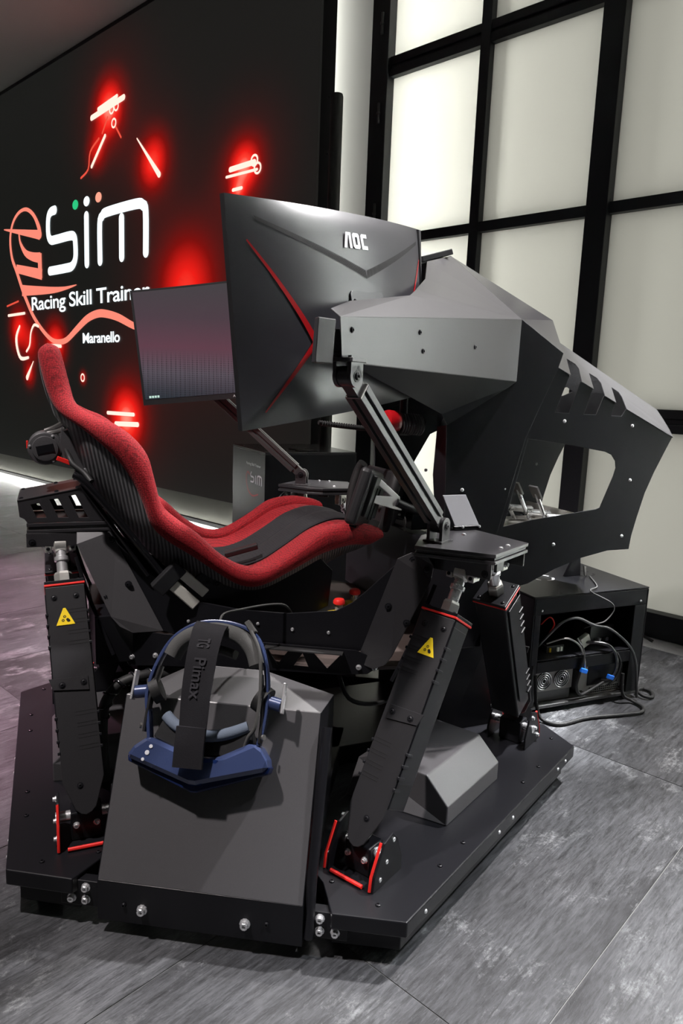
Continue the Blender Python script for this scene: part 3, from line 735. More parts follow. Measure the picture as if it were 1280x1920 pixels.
# upper platform corners
def corner_plate(n):
    out = [(-0.092, 0.722), (0.092, 0.722), (0.15, 0.54), (0.03, 0.485), (-0.03, 0.485), (-0.15, 0.54)] if n != 180 else [(-0.095, 0.712), (0.095, 0.712), (0.10, 0.50), (-0.10, 0.50)]
    c = MB().prism(out, V((0, 0, 0.795)), dr(n + 90), dr(n), 0.009, UP).make('corner_plate', COAT, PLAT, bevel=0.0012)
    cx = [(a * 0.965, 0.6 + (r - 0.6) * 0.965) for a, r in out]
    MB().prism(cx, V((0, 0, 0.7855)), dr(n + 90), dr(n), 0.007, UP).make('spacer_plate', ALU, c, bevel=0.001)
    MB().prism(out, V((0, 0, 0.778)), dr(n + 90), dr(n), 0.008, UP).make('lower_plate', COAT, c, bevel=0.0012)
    for sg in (-1, 1):
        b = MB(); b.box(pn(n, sg * 0.092, 0.612, 0.752), dr(n) * 0.102, dr(n + 90) * 0.004, V((0, 0, 0.0185))); b.make('corner_beam', COAT, c, bevel=0.002)
        bolt(c, pn(n, sg * 0.096, 0.70, 0.746), dr(n + 90) * sg, 0.006, 'washer')
        bolt(c, pn(n, sg * 0.096, 0.56, 0.745), dr(n + 90) * sg, 0.006, 'washer')
    b = MB(); b.box(pn(n, 0, 0.69, 0.752), dr(n) * 0.004, dr(n + 90) * 0.02, V((0, 0, 0.0185))); b.make('corner_rib', COAT, c, bevel=0.001)
    for t, r in ((0.02, 0.70), (-0.02, 0.70), (0.06, 0.56), (-0.06, 0.56)):
        if n != 180: bolt(c, pn(n, t, r, 0.795), UP, 0.006, 'dome')
for n in (180, -60, 60): corner_plate(n)

# slotted rear bracket behind the seat
rb = MB()
o_ = [(-0.731, 0.854), (-0.578, 0.884), (-0.515, 0.804), (-0.515, 0.796), (-0.709, 0.796), (-0.716, 0.806), (-0.727, 0.812)]
sl = [[(-0.701, 0.843), (-0.681, 0.846), (-0.665, 0.809), (-0.688, 0.809)], [(-0.657, 0.855), (-0.637, 0.856), (-0.615, 0.808), (-0.638, 0.808)], [(-0.612, 0.862), (-0.596, 0.865), (-0.567, 0.806), (-0.589, 0.806)]]
rb.prism([o_] + sl, V((0, -0.095, 0)), V((1, 0, 0)), UP, 0.003, V((0, -1, 0)))
br = rb.make('rear_bracket', COAT, PLAT, bevel=0.001)
MB().prism([o_] + sl, V((0, 0.095, 0)), V((1, 0, 0)), UP, 0.003, V((0, 1, 0))).make('bracket_side', COAT, br, bevel=0.001)
MB().facet([(-0.731, -0.096, 0.8545), (-0.578, -0.096, 0.8845), (-0.578, 0.096, 0.8845), (-0.731, 0.096, 0.8545)], 0.003, (0, 0, 1)).make('bracket_top', COAT, br, bevel=0.0008)
MB().facet([(-0.731, -0.094, 0.853), (-0.731, 0.094, 0.853), (-0.727, 0.094, 0.812), (-0.727, -0.094, 0.812)], 0.003, (-1, 0, 0)).make('bracket_back', COAT, br, bevel=0.0008)
for x, y in ((-0.722, -0.08), (-0.64, -0.08), (-0.59, -0.08), (-0.722, 0.08), (-0.64, 0.08), (-0.59, 0.08)):
    bolt(br, (x, y, 0.8545 + (x + 0.731) * 0.196), (-0.19, 0, 0.98), 0.0055)

# cradle: folded side plates from the rear corner to the front corners
def cradle(sgn):
    T = dr(-30); N = dr(-120)
    def mi(p): p = V(p); return V((p.x, p.y * sgn, p.z))
    def E(t, z, off=0.0): return mi(T * t + N * (0.36 + off) + V((0, 0, z)))
    Tm, Nm = mi(T), mi(N)
    main = [(-0.389, 0.774), (-0.368, 0.740), (-0.325, 0.701), (-0.254, 0.649), (-0.204, 0.617), (-0.154, 0.603), (-0.041, 0.590), (0.084, 0.590), (0.206, 0.607), (0.246, 0.631), (0.284, 0.668), (0.347, 0.734), (0.384, 0.763),
            (0.40, 0.70), (0.30, 0.51), (0.262, 0.505), (-0.20, 0.505), (-0.25, 0.517), (-0.3, 0.52), (-0.41, 0.76)]
    c = MB().prism(main, E(0, 0), Tm, UP, 0.005, Nm).make('cradle_side', COAT2, PLAT, bevel=0.001)
    # rear arm facet, folded outwards
    pts = [E(-0.46, 0.772, 0.035), E(-0.385, 0.772, 0.006), E(-0.368, 0.745, 0.004), E(-0.244, 0.517, 0.003), E(-0.315, 0.515, 0.03), E(-0.345, 0.535, 0.045), E(-0.365, 0.56, 0.05), E(-0.452, 0.745, 0.052)]
    a = MB().facet(pts, 0.004, Nm).make('rear_arm', GREYCOAT, c, bevel=0.001)
    # front arm facet
    pts = [E(0.352, 0.752, 0.003), E(0.385, 0.770, 0.006), E(0.425, 0.770, 0.03), E(0.440, 0.748, 0.034), E(0.436, 0.712, 0.034), E(0.352, 0.512, 0.034), E(0.336, 0.487, 0.03), E(0.308, 0.470, 0.022), E(0.262, 0.478, 0.004)]
    f = MB().facet(pts, 0.004, Nm).make('front_arm', LEGC, c, bevel=0.001)
    for t, z, of in ((-0.378, 0.753, 0.010), (-0.408, 0.728, 0.024), (-0.332, 0.640, 0.018), (-0.385, 0.608, 0.0445)):
        bolt(c, E(t, z, of), Nm, 0.0062, 'washer')
    for t, z, of in ((0.39, 0.752, 0.0095), (0.425, 0.735, 0.0305), (0.337, 0.633, 0.016), (0.384, 0.601, 0.0345)):
        bolt(c, E(t, z, of), Nm, 0.0062, 'washer')
    for t, z in ((-0.178, 0.548), (0.006, 0.556), (0.096, 0.549), (0.189, 0.548)): bolt(c, E(t, z), Nm, 0.0048, 'dome')
    # lower beam with triangular cut-outs
    lb = [(-0.337, 0.417), (-0.365, 0.52), (-0.24, 0.512), (0.26, 0.512), (0.335, 0.487), (0.293, 0.452), (0.225, 0.443), (0.032, 0.438), (-0.255, 0.424)]
    tri = [[(0.152, 0.497), (0.224, 0.497), (0.19, 0.457)], [(0.035, 0.497), (0.09, 0.497), (0.062, 0.457)], [(0.104, 0.457), (0.142, 0.457), (0.126, 0.492)]]
    l = MB().prism([lb] + tri, E(0, 0, 0.012), Tm, UP, 0.004, Nm).make('lower_beam', COAT2, c, bevel=0.001)
    for t, z in ((-0.327, 0.443), (-0.263, 0.452), (0.27, 0.468), (0.31, 0.470)): bolt(l, E(t, z, 0.012), Nm, 0.0055, 'steel')
    MB().box((E(0.13, 0.5045, 0.022)), Tm * 0.10, Nm * 0.012, UP * 0.0015).make('ledge', ALU, l)
    # black hose along the rear arm edge
    MB().tube([E(-0.458, 0.71, 0.045), E(-0.42, 0.60, 0.05), E(-0.36, 0.46, 0.05)], 0.005, 8, 2).make('edge_rod', COAT2, c, 35)
    MB().tube([E(0.447, 0.70, 0.03), E(0.40, 0.56, 0.035), E(0.355, 0.45, 0.035)], 0.005, 8, 2).make('edge_rod', COAT2, c, 35)
cradle(1); cradle(-1)
# floor pan under the cradle
MB().prism([(-0.46, -0.16), (-0.46, 0.16), (-0.05, 0.40), (0.22, 0.46), (0.42, 0.25), (0.42, -0.25), (0.22, -0.46), (-0.05, -0.40)], V((0, 0, 0.455)), V((1, 0, 0)), V((0, 1, 0)), 0.01, UP).make('floor_pan', BRONZE, PLAT, bevel=0.001)
MB().abox(0.36, 0.46, -0.38, 0.38, 0.45, 0.73).make('front_crossmember', COAT2, PLAT, bevel=0.003)
b = MB(); b.abox(-0.56, -0.46, -0.16, 0.16, 0.43, 0.56); b.make('rear_crossmember', COAT2, PLAT, bevel=0.003)
# centre cross of the base frame
for n in (0, 120, -120):
    b = MB(); b.box(pn(n, 0, 0.35, 0.08), dr(n) * 0.36, dr(n + 90) * 0.2, V((0, 0, 0.03))); b.make('base_centre', COAT2, PLAT, bevel=0.003)

# electronics housings between the base plates; the one by the camera carries the headset
def housing(n):
    g = thing_part('electronics_housing')
    w = 0.219
    a0, a1 = pn(n, -w, 0.80, 0.035), pn(n, w, 0.80, 0.035); b0, b1 = pn(n, -w, 0.797, 0.125), pn(n, w, 0.797, 0.125)
    c0, c1 = pn(n, -w - 0.014, 0.615, 0.455), pn(n, w - 0.004, 0.615, 0.455)
    d0, d1 = pn(n, -0.115, 0.50, 0.492), pn(n, 0.06, 0.50, 0.492)
    e0, e1 = pn(n, -w, 0.44, 0.42), pn(n, w, 0.44, 0.42); f0, f1 = pn(n, -w, 0.44, 0.035), pn(n, w, 0.44, 0.035)
    N = dr(n)
    MB().facet([b0, b1, c1, c0], 0.003, N + UP * 0.5).make('sloped_front', GREYCOAT, g, bevel=0.0015)
    MB().facet([a0, a1, b1, b0], 0.003, N).make('front_lip', COAT2, g, bevel=0.001)
    MB().facet([c0, c1, d1, d0], 0.003, UP).make('top_panel', GREYCOAT, g, bevel=0.0015)
    MB().facet([c1, e1, d1], 0.003, UP).make('corner_panel', GREYCOAT, g, bevel=0.001)
    MB().facet([c0, d0, e0], 0.003, UP).make('corner_panel', GREYCOAT, g, bevel=0.001)
    MB().facet([d0, d1, e1, e0], 0.003, UP - N).make('rear_panel', COAT2, g)
    MB().facet([a1, f1, e1, c1, b1], 0.003, dr(n + 90)).make('side_panel', COAT2, g, bevel=0.001)
    MB().facet([a0, f0, e0, c0, b0], 0.003, -dr(n + 90)).make('side_panel', COAT2, g, bevel=0.001)
    MB().facet([f0, f1, e1, e0], 0.003, -N).make('back_panel', COAT2, g)
    MB().tube([pn(n, w + 0.012, 0.79, 0.05), pn(n, w + 0.012, 0.775, 0.16), pn(n, w + 0.012, 0.63, 0.43)], 0.011, 10, 0).make('corner_tube', COAT2, g, 40)
    for t in (-0.12, 0.10): bolt(g, pn(n, t, 0.80, 0.07), N, 0.0085, 'steel')
    for t in (-0.16, 0.145): bolt(g, pn(n, t, 0.80, 0.075), N, 0.0052)
    # bolted links to the neighbouring base plates
    for sg in (-1, 1):
        b = MB(); b.box(pn(n, sg * 0.268, 0.77, 0.075), N * 0.012, dr(n + 90) * 0.042, V((0, 0, 0.03))); b.make('link_plate', COAT2, g, bevel=0.002)
        for t in (0.252, 0.284):
            for z in (0.063, 0.091): bolt(g, pn(n, sg * t, 0.782, z), N, 0.0075, 'steel')
for n in (-120, 120, 0): housing(n)

# ------------------------------------------------------------------ racing seat
SEAT = thing('racing_seat', 'reclined bucket seat with red mesh bolsters, black pad and ribbed carbon shell', 'seat', (-0.2, 0, 0.57))
RIM = [(-0.639, 1.235, -0.655, 1.235, 0.100), (-0.623, 1.223, -0.672, 1.214, 0.110), (-0.612, 1.179, -0.665, 1.164, 0.120), (-0.602, 1.135, -0.650, 1.108, 0.130), (-0.590, 1.096, -0.628, 1.072, 0.160), (-0.554, 1.072, -0.587, 1.044, 0.200),
       (-0.509, 1.053, -0.540, 1.005, 0.235), (-0.469, 1.023, -0.500, 0.963, 0.250), (-0.437, 0.980, -0.471, 0.916, 0.255), (-0.421, 0.922, -0.449, 0.864, 0.255), (-0.405, 0.863, -0.431, 0.813, 0.255), (-0.370, 0.826, -0.396, 0.773, 0.255),
       (-0.318, 0.786, -0.331, 0.728, 0.255), (-0.257, 0.728, -0.263, 0.678, 0.255), (-0.195, 0.695, -0.207, 0.644, 0.255), (-0.134, 0.695, -0.150, 0.640, 0.255), (-0.055, 0.738, -0.067, 0.674, 0.250), (0.016, 0.785, 0.019, 0.715, 0.250),
       (0.091, 0.798, 0.103, 0.733, 0.245), (0.157, 0.789, 0.160, 0.731, 0.240), (0.191, 0.777, 0.196, 0.749, 0.240)]
BACK = [(-0.652, 1.232), (-0.668, 1.20), (-0.662, 1.15), (-0.648, 1.095), (-0.632, 1.055), (-0.612, 1.025), (-0.597, 0.985), (-0.58, 0.94), (-0.556, 0.89), (-0.525, 0.84), (-0.490, 0.79), (-0.445, 0.735), (-0.385, 0.675), (-0.31, 0.62), (-0.225, 0.585), (-0.14, 0.575), (-0.05, 0.59), (0.03, 0.625), (0.10, 0.665), (0.16, 0.69), (0.195, 0.715)]
INN = [(-0.646, 1.23), (-0.648, 1.21), (-0.640, 1.16), (-0.628, 1.11), (-0.604, 1.065), (-0.562, 1.02), (-0.545, 0.975), (-0.524, 0.93), (-0.498, 0.885), (-0.467, 0.84), (-0.43, 0.79), (-0.385, 0.74), (-0.325, 0.69), (-0.25, 0.652), (-0.18, 0.648), (-0.11, 0.668), (-0.04, 0.71), (0.03, 0.755), (0.10, 0.779), (0.155, 0.774), (0.19, 0.762)]
def seat_curves():
    U = catmull([V((r[0], r[4], r[1])) for r in RIM], 4); Lo = catmull([V((r[2], r[4], r[3])) for r in RIM], 4)
    Bk = catmull([V((p[0], 0, p[1])) for p in BACK], 4); In = catmull([V((p[0], 0, p[1])) for p in INN], 4)
    return U, Lo, Bk, In
SU, SL, SB, SI = seat_curves()
def my(p, s): return V((p.x, p.y * s, p.z))
for s, nm in ((-1, 'right'), (1, 'left')):
    # padded red rim, swept along the edge of the shell
    rows = []
    m = len(SU)
    for i in range(m):
        u, l = SU[i], SL[i]; c = (u + l) / 2; h = (u - l) / 2; rows.append([])
        for k in range(14):
            a = 2 * PI * k / 14
            ca, sa = math.cos(a), math.sin(a)
            ca = math.copysign(abs(ca) ** 0.8, ca)
            p = c + h * ca + V((0, 1, 0)) * (0.030 * sa - 0.004)
            rows[-1].append(my(p, s))
    b = MB(); b.grid(rows, True)
    n_ = len(rows[0])
    b.f += [tuple(range(n_)), tuple((m - 1) * n_ + k for k in reversed(range(n_)))]
    b.make('bolster', REDF, SEAT, 60, fix=True, label='padded red mesh bolster')
    # outer shell half
    rows = []
    for i in range(m):
        l, bk = SL[i], SB[i]; r = []
        out = (SU[i] - SL[i]) * 0.25
        for k in range(11):
            t = k / 10 * PI / 2
            wy = math.cos(t) ** 0.55; f = math.sin(t) ** 1.5
            p = V((l.x + (bk.x - l.x) * f, l.y * wy, l.z + (bk.z - l.z) * f)) + out * (1 - f)
            r.append(my(p, s))
        rows.append(r)
    MB().grid(rows).make('carbon_shell', CARBON, SEAT, 60, solid=0.004, label='ribbed black carbon shell')
    # inner lining: red flank, black centre
    for nm2, k0, k1, mm in (('lining', 0, 6, REDF), ('seat_pad', 6, 12, BLKF)):
        rows = []
        for i in range(m):
            u, c = SU[i] * 0.6 + SL[i] * 0.4, SI[i]; r = []
            for k in range(k0, k1 + 1):
                t = k / 12
                wy = 1 - t; f = 1 - wy ** 2.2
                p = V((u.x + (c.x - u.x) * f, (u.y - 0.004) * wy, u.z + (c.z - u.z) * f))
                if nm2 == 'seat_pad': p += V((0.004, 0, 0.006))
                r.append(my(p, s))
            rows.append(r)
        MB().grid(rows).make(nm2, mm, SEAT, 60, solid=0.003, label='red mesh lining' if nm2 == 'lining' else 'black fabric seat pad')
# black front mounting shell and brackets below the seat
for s in (-1, 1):
    MB().prism([(-0.36, 0.64), (-0.29, 0.685), (-0.2, 0.665), (-0.12, 0.655), (-0.05, 0.68), (0.02, 0.70), (0.06, 0.66), (0.05, 0.56), (-0.02, 0.53), (-0.28, 0.53)], V((0, s * 0.232, 0)), V((1, 0, 0)), UP, 0.006, V((0, s, 0))).make('side_mount', COAT2, SEAT, bevel=0.002)
    for x, z in ((-0.285, 0.65), (-0.262, 0.645)): bolt(SEAT, (x, s * 0.233, z), (0, s, 0), 0.007, 'washer')
MB().abox(-0.30, 0.03, -0.228, 0.228, 0.475, 0.535).make('seat_base', COAT2, SEAT, bevel=0.004)
# pale belt guides on the near side of the shell
for s in (-1, 1):
    bb = MB(); bb.box((-0.352, s * 0.226, 0.628), V((0.036, 0, -0.036)), V((0, 0.012, 0)), V((0.010, 0, 0.010))); bb.make('belt_guide', WHITEP, SEAT, bevel=0.003, label='pale grey belt guide')
    bb = MB(); bb.box((-0.324, s * 0.226, 0.652), V((0.032, 0, -0.030)), V((0, 0.012, 0)), V((0.009, 0, 0.009))); bb.make('belt_guide', WHITEP, SEAT, bevel=0.003, label='pale grey belt guide')
    bb = MB(); bb.box((-0.385, s * 0.226, 0.668), V((0.014, 0, -0.014)), V((0, 0.015, 0)), V((0.03, 0, 0.03))); bb.make('belt_guide_clamp', PLAST, SEAT, bevel=0.003)
    MB().tube([(-0.60, s * 0.17, 0.925), (-0.573, s * 0.18, 0.905), (-0.49, s * 0.19, 0.80), (-0.41, s * 0.205, 0.69), (-0.385, s * 0.215, 0.66)], 0.0085, 10, 3).make('belt_tube', GLOSSB, SEAT, 50)
    MB().tube([(-0.585, s * 0.15, 0.90), (-0.52, s * 0.165, 0.805), (-0.43, s * 0.18, 0.665)], 0.006, 8, 3).make('belt_tube', GLOSSB, SEAT, 50)
# lap belt buckle on the pad
b = MB(); b.box((-0.165, -0.10, 0.70), V((0.045, -0.006, 0.012)), V((0.004, 0.016, 0)), V((-0.002, 0, 0.007))); b.make('belt_buckle', PLAST, SEAT, bevel=0.003)

# belt tensioner motor behind the headrest
TEN = thing('belt_tensioner', 'round dark grey belt tensioner motor on a bracket behind the seat back', 'motor', (-0.663, -0.06, 0.94))
MB().lathe((-0.663, -0.085, 0.981), (0, 1, 0), [(0.022, -0.004), (0.030, -0.003), (0.031, 0.0), (0.038, 0.001), (0.041, 0.005), (0.041, 0.020), (0.037, 0.022), (0.037, 0.05), (0.041, 0.052), (0.041, 0.085), (0.03, 0.09)], 32).make('motor_body', GREYCOAT, TEN, 35)
b = MB(); b.box((-0.663, -0.0895, 0.981), V((0.02, 0, 0.004)), V((0, 0.001, 0)), V((-0.002, 0, 0.010))); b.make('cap_recess', COAT2, TEN, bevel=0.001)
for a in (60, 170, 300):
    bolt(TEN, (-0.663 + 0.0355 * math.cos(math.radians(a)), -0.084, 0.981 + 0.0355 * math.sin(math.radians(a))), (0, -1, 0), 0.0036, 'dome')
b = MB(); b.prism([(-0.624, 1.037), (-0.587, 1.038), (-0.545, 0.915), (-0.584, 0.931), (-0.621, 0.951), (-0.629, 0.997)], V((0, -0.10, 0)), V((1, 0, 0)), UP, 0.005, V((0, -1, 0))); b.make('mount_plate', GREYCOAT, TEN, bevel=0.001)
b = MB(); b.prism([(-0.624, 1.037), (-0.587, 1.038), (-0.545, 0.915), (-0.584, 0.931), (-0.621, 0.951), (-0.629, 0.997)], V((0, 0.10, 0)), V((1, 0, 0)), UP, 0.005, V((0, 1, 0))); b.make('mount_plate', GREYCOAT, TEN, bevel=0.001)
for dz in (0.0, 0.018):
    MB().tube([(-0.662, -0.06, 1.018 + dz * 0.3), (-0.64, -0.07, 1.022 + dz * 0.6), (-0.615, -0.10, 1.032 + dz), (-0.60, -0.11, 1.042 + dz)], 0.006, 8, 3).make('link_arm', ALU2, TEN, 50)
MB().cyl((-0.6, -0.135, 1.04), (-0.6, 0.135, 1.04), 0.011, n=14).make('cross_bar', GLOSSB, TEN, 40)
MB().cyl((-0.613, -0.115, 1.085), (-0.598, -0.125, 1.03), 0.006, n=10).make('strut_rod', ALU2, TEN, 40)
MB().tube([(-0.62, -0.09, 0.99), (-0.61, -0.10, 0.965), (-0.60, -0.115, 0.945), (-0.575, -0.13, 0.925), (-0.56, -0.15, 0.905)], 0.0075, 8, 3).make('black_belt_tube', RUB, TEN, 50)
b = MB(); b.box((-0.617, -0.11, 0.952), V((0.02, 0, -0.008)), V((0, 0.004, 0)), V((0.002, 0, 0.005))); b.make('red_ribbon', REDT, TEN, bevel=0.001)
b = MB(); b.box((-0.704, -0.07, 0.99), V((0.002, 0, 0)), V((0, 0.008, 0)), V((0, 0, 0.009))); b.make('red_marker', REDT, TEN)
MB().cyl((-0.566, -0.13, 0.93), (-0.566, -0.10, 0.93), 0.009, n=12).make('pivot_bolt', STEEL, TEN, 35)

# ------------------------------------------------------------------ cockpit shroud
HOOD = thing('cockpit_shroud', 'folded black sheet-metal front shroud of the simulator with slotted nose', 'shroud', (0.7, 0, 0.58))
XA, YA = V((1, 0, 0)), V((0, 1, 0))
YP = 0.245
def lerp(a, b, t): return a + (b - a) * t
for s in (-1, 1):
    N = V((0, s, 0))
    p1 = [(0.612, 1.371), (0.771, 1.285), (0.757, 1.243), (0.659, 1.031), (0.588, 0.762), (0.544, 0.616), (0.413, 0.625), (0.399, 0.774), (0.385, 1.066), (0.43, 1.2), (0.5, 1.30)]
    if s > 0:      # the far panel is cut back for a cable opening
        p1 = [(0.612, 1.371), (0.771, 1.285), (0.757, 1.243), (0.659, 1.031), (0.610, 1.009), (0.545, 0.898), (0.515, 0.77), (0.50, 0.616), (0.413, 0.625), (0.399, 0.774), (0.385, 1.066), (0.43, 1.2), (0.5, 1.30)]
    a = MB().prism(p1, V((0, s * YP, 0)), XA, UP, 0.003, N).make('side_panel', COAT2, HOOD, bevel=0.001)
    # inward flange along the rear edge
    MB().facet([(0.399, s * YP, 0.774), (0.385, s * YP, 1.066), (0.372, s * (YP - 0.03), 1.06), (0.376, s * (YP - 0.045), 0.92), (0.386, s * (YP - 0.03), 0.774)], 0.003, (-1, 0, 0)).make('rear_flange', COAT2, a)
    bolt(a, (0.45, s * (YP + 0.0), 0.88), N, 0.006, 'dome')
    # nose side panel with window opening
    p2 = [(0.757, 1.243), (0.805, 1.223), (0.762, 1.111), (0.816, 1.109), (0.848, 1.206), (0.897, 1.185), (0.872, 1.107), (0.920, 1.107), (0.944, 1.166), (0.991, 1.147), (0.982, 1.105), (1.023, 1.105), (1.038, 1.127), (1.248, 1.041), (1.219, 0.988), (1.186, 0.926), (1.155, 0.856), (1.132, 0.776), (1.117, 0.714), (1.112, 0.669),
          (1.022, 0.669), (0.915, 0.650), (0.812, 0.619), (0.714, 0.579), (0.616, 0.561), (0.53, 0.60), (0.57, 0.762), (0.64, 1.031)]
    wn = [(0.672, 1.030), (0.809, 1.015), (0.971, 0.992), (0.998, 0.982), (1.016, 0.962), (1.021, 0.940), (1.014, 0.914), (0.972, 0.813), (0.956, 0.808), (0.713, 0.782), (0.607, 0.764)]
    lp2 = [p2, wn]
    if s > 0: lp2 = [p2[:25] + [(0.53, 0.60), (0.52, 0.70), (0.607, 0.764)] + list(reversed(wn))[1:] + [(0.64, 1.031)]]
    q = MB().prism(lp2, V((0, s * (YP - 0.004), 0)), XA, UP, 0.003, N).make('nose_side_panel', COAT2, HOOD, bevel=0.001)
    for x, z in ((0.80, 1.085), (1.07, 1.075), (1.085, 0.90), (1.075, 0.715), (0.80, 0.70), (0.60, 0.88)):
        bolt(q, (x, s * (YP - 0.004), z), N, 0.006, 'dome')
    # nose top: gable half with three slots
    E1, E2 = V((0.757, s * YP, 1.243)), V((1.248, s * YP, 1.041)); R1, R2 = V((0.944, 0, 1.342)), V((1.419, 0, 1.126))
    def bil(u, v): return lerp(lerp(E1, E2, u), lerp(R1, R2, u), v)
    uv = [(0, 0), (0.098, 0.0), (0.073, 0.52), (0.152, 0.531), (0.178, 0.44), (0.189, 0.0), (0.287, 0.0), (0.272, 0.526), (0.348, 0.539), (0.376, 0.434), (0.382, 0.0), (0.478, 0.0), (0.48, 0.546), (0.55, 0.536), (0.568, 0.403), (0.571, 0.0), (1, 0), (1.012, 0.3), (1.012, 0.65), (1, 1), (0.75, 1), (0.5, 1), (0.25, 1), (0, 1)]
    MB().facet([bil(*t) for t in uv], 0.003, N + UP).make('nose_top', COATS, HOOD, bevel=0.001)
    # hood gable in front of the ridge peak
    P, Q, R, S = V((0.509, 0, 1.573)), V((0.915, 0, 1.409)), V((0.771, s * YP, 1.285)), V((0.612, s * YP, 1.372))
    MB().facet([P, Q, R, S], 0.003, N + UP).make('hood_top', COATS, HOOD, bevel=0.001)
    # wing: box arm running back along the outside of the side monitor
    az = math.radians(33.6); wd_ = V((-math.cos(az), s * math.sin(az), 0))
    TLp = V((-0.155, s * 0.752, 1.284)); BLp = V((-0.136, s * 0.740, 1.203)); BRp = V((0.645, s * 0.222, 1.196))
    BL0 = V((-0.148, s * 0.748, 1.214))
    wf = MB().facet([TLp, S, BRp, BLp, BL0], 0.003, N + XA).make('wing_face', COAT, HOOD, bevel=0.0015)
    wn_ = (S - TLp).cross(BRp - TLp).normalized(); wn_ = wn_ if wn_.dot(N + XA) > 0 else -wn_
    for u_, v_ in ((0.035, 0.28), (0.325, 0.27), (0.335, 0.62), (0.64, 0.48)):
        tp = lerp(TLp, S, u_); bt = lerp(BLp, BRp, u_); bolt(wf, lerp(tp, bt, v_), wn_, 0.0058)
    wt = [TLp, S, P, V((0.335, s * 0.17, 1.515)), V((0.245, s * 0.33, 1.44)), V((0.155, s * 0.452, 1.392)), V((0.113, s * 0.505, 1.37)), V((-0.10, s * 0.665, 1.325)), V((-0.165, s * 0.728, 1.30))]
    MB().facet(wt, 0.003, UP).make('wing_top', COAT, HOOD, bevel=0.001)
    MB().facet([BLp, BRp, V((0.387, s * YP, 1.066)), V((0.30, s * 0.36, 1.10)), V((0.065, s * 0.45, 1.194))], 0.003, N * 0.3 - UP).make('wing_underside', COAT2, HOOD, bevel=0.001)
    MB().facet([BLp, V((0.065, s * 0.45, 1.194)), V((0.02, s * 0.50, 1.21)), V((-0.165, s * 0.70, 1.206))], 0.003, -UP).make('wing_floor', COAT2, HOOD)
    # open end of the wing with its aluminium profile
    d_ = (TLp - S).normalized()
    b = MB(); b.box(V((-0.188, s * 0.757, 1.238)), V((0.021, s * -0.010, 0.0)), V((0.0, s * 0.010, 0)), V((0.002, 0, 0.040))); b.make('wing_end_cap', COAT, HOOD, bevel=0.002)
    b = MB(); b.box(lerp(V((-0.175, s * 0.735, 1.24)), V((0.12, s * 0.54, 1.27)), 0.5), (V((0.30, -s * 0.2, 0.03)) * 0.5), V((0.006, s * 0.009, 0)), V((0, 0, 0.022))); b.make('wing_profile', ALU, HOOD, bevel=0.002)
# ridge cover over the centre screen
MB().facet([(0.509, -0.002, 1.573), (0.335, -0.17, 1.515), (0.30, -0.17, 1.50), (0.30, 0.17, 1.50), (0.335, 0.17, 1.515)], 0.003, UP).make('ridge_cover', COAT2, HOOD)
b = MB(); b.box((0.43, -0.0, 1.558), V((0.05, 0, 0.016)), V((0, 0.06, 0)), V((-0.003, 0, 0.008))); b.make('camera_bar', PLAST, HOOD, bevel=0.002)
MB().abox(0.42, 0.50, -0.24, 0.24, 0.62, 0.66).make('lower_crossmember', COAT2, HOOD, bevel=0.003)
MB().abox(0.62, 0.66, -0.24, 0.24, 0.60, 0.66).make('lower_crossmember', COAT2, HOOD, bevel=0.003)
MB().abox(0.70, 0.73, 0.12, 0.15, 0.66, 1.24).make('upright_profile', ALU, HOOD, bevel=0.003)
MB().abox(0.62, 0.65, -0.15, -0.12, 0.66, 1.28).make('upright_profile', ALU, HOOD, bevel=0.003)

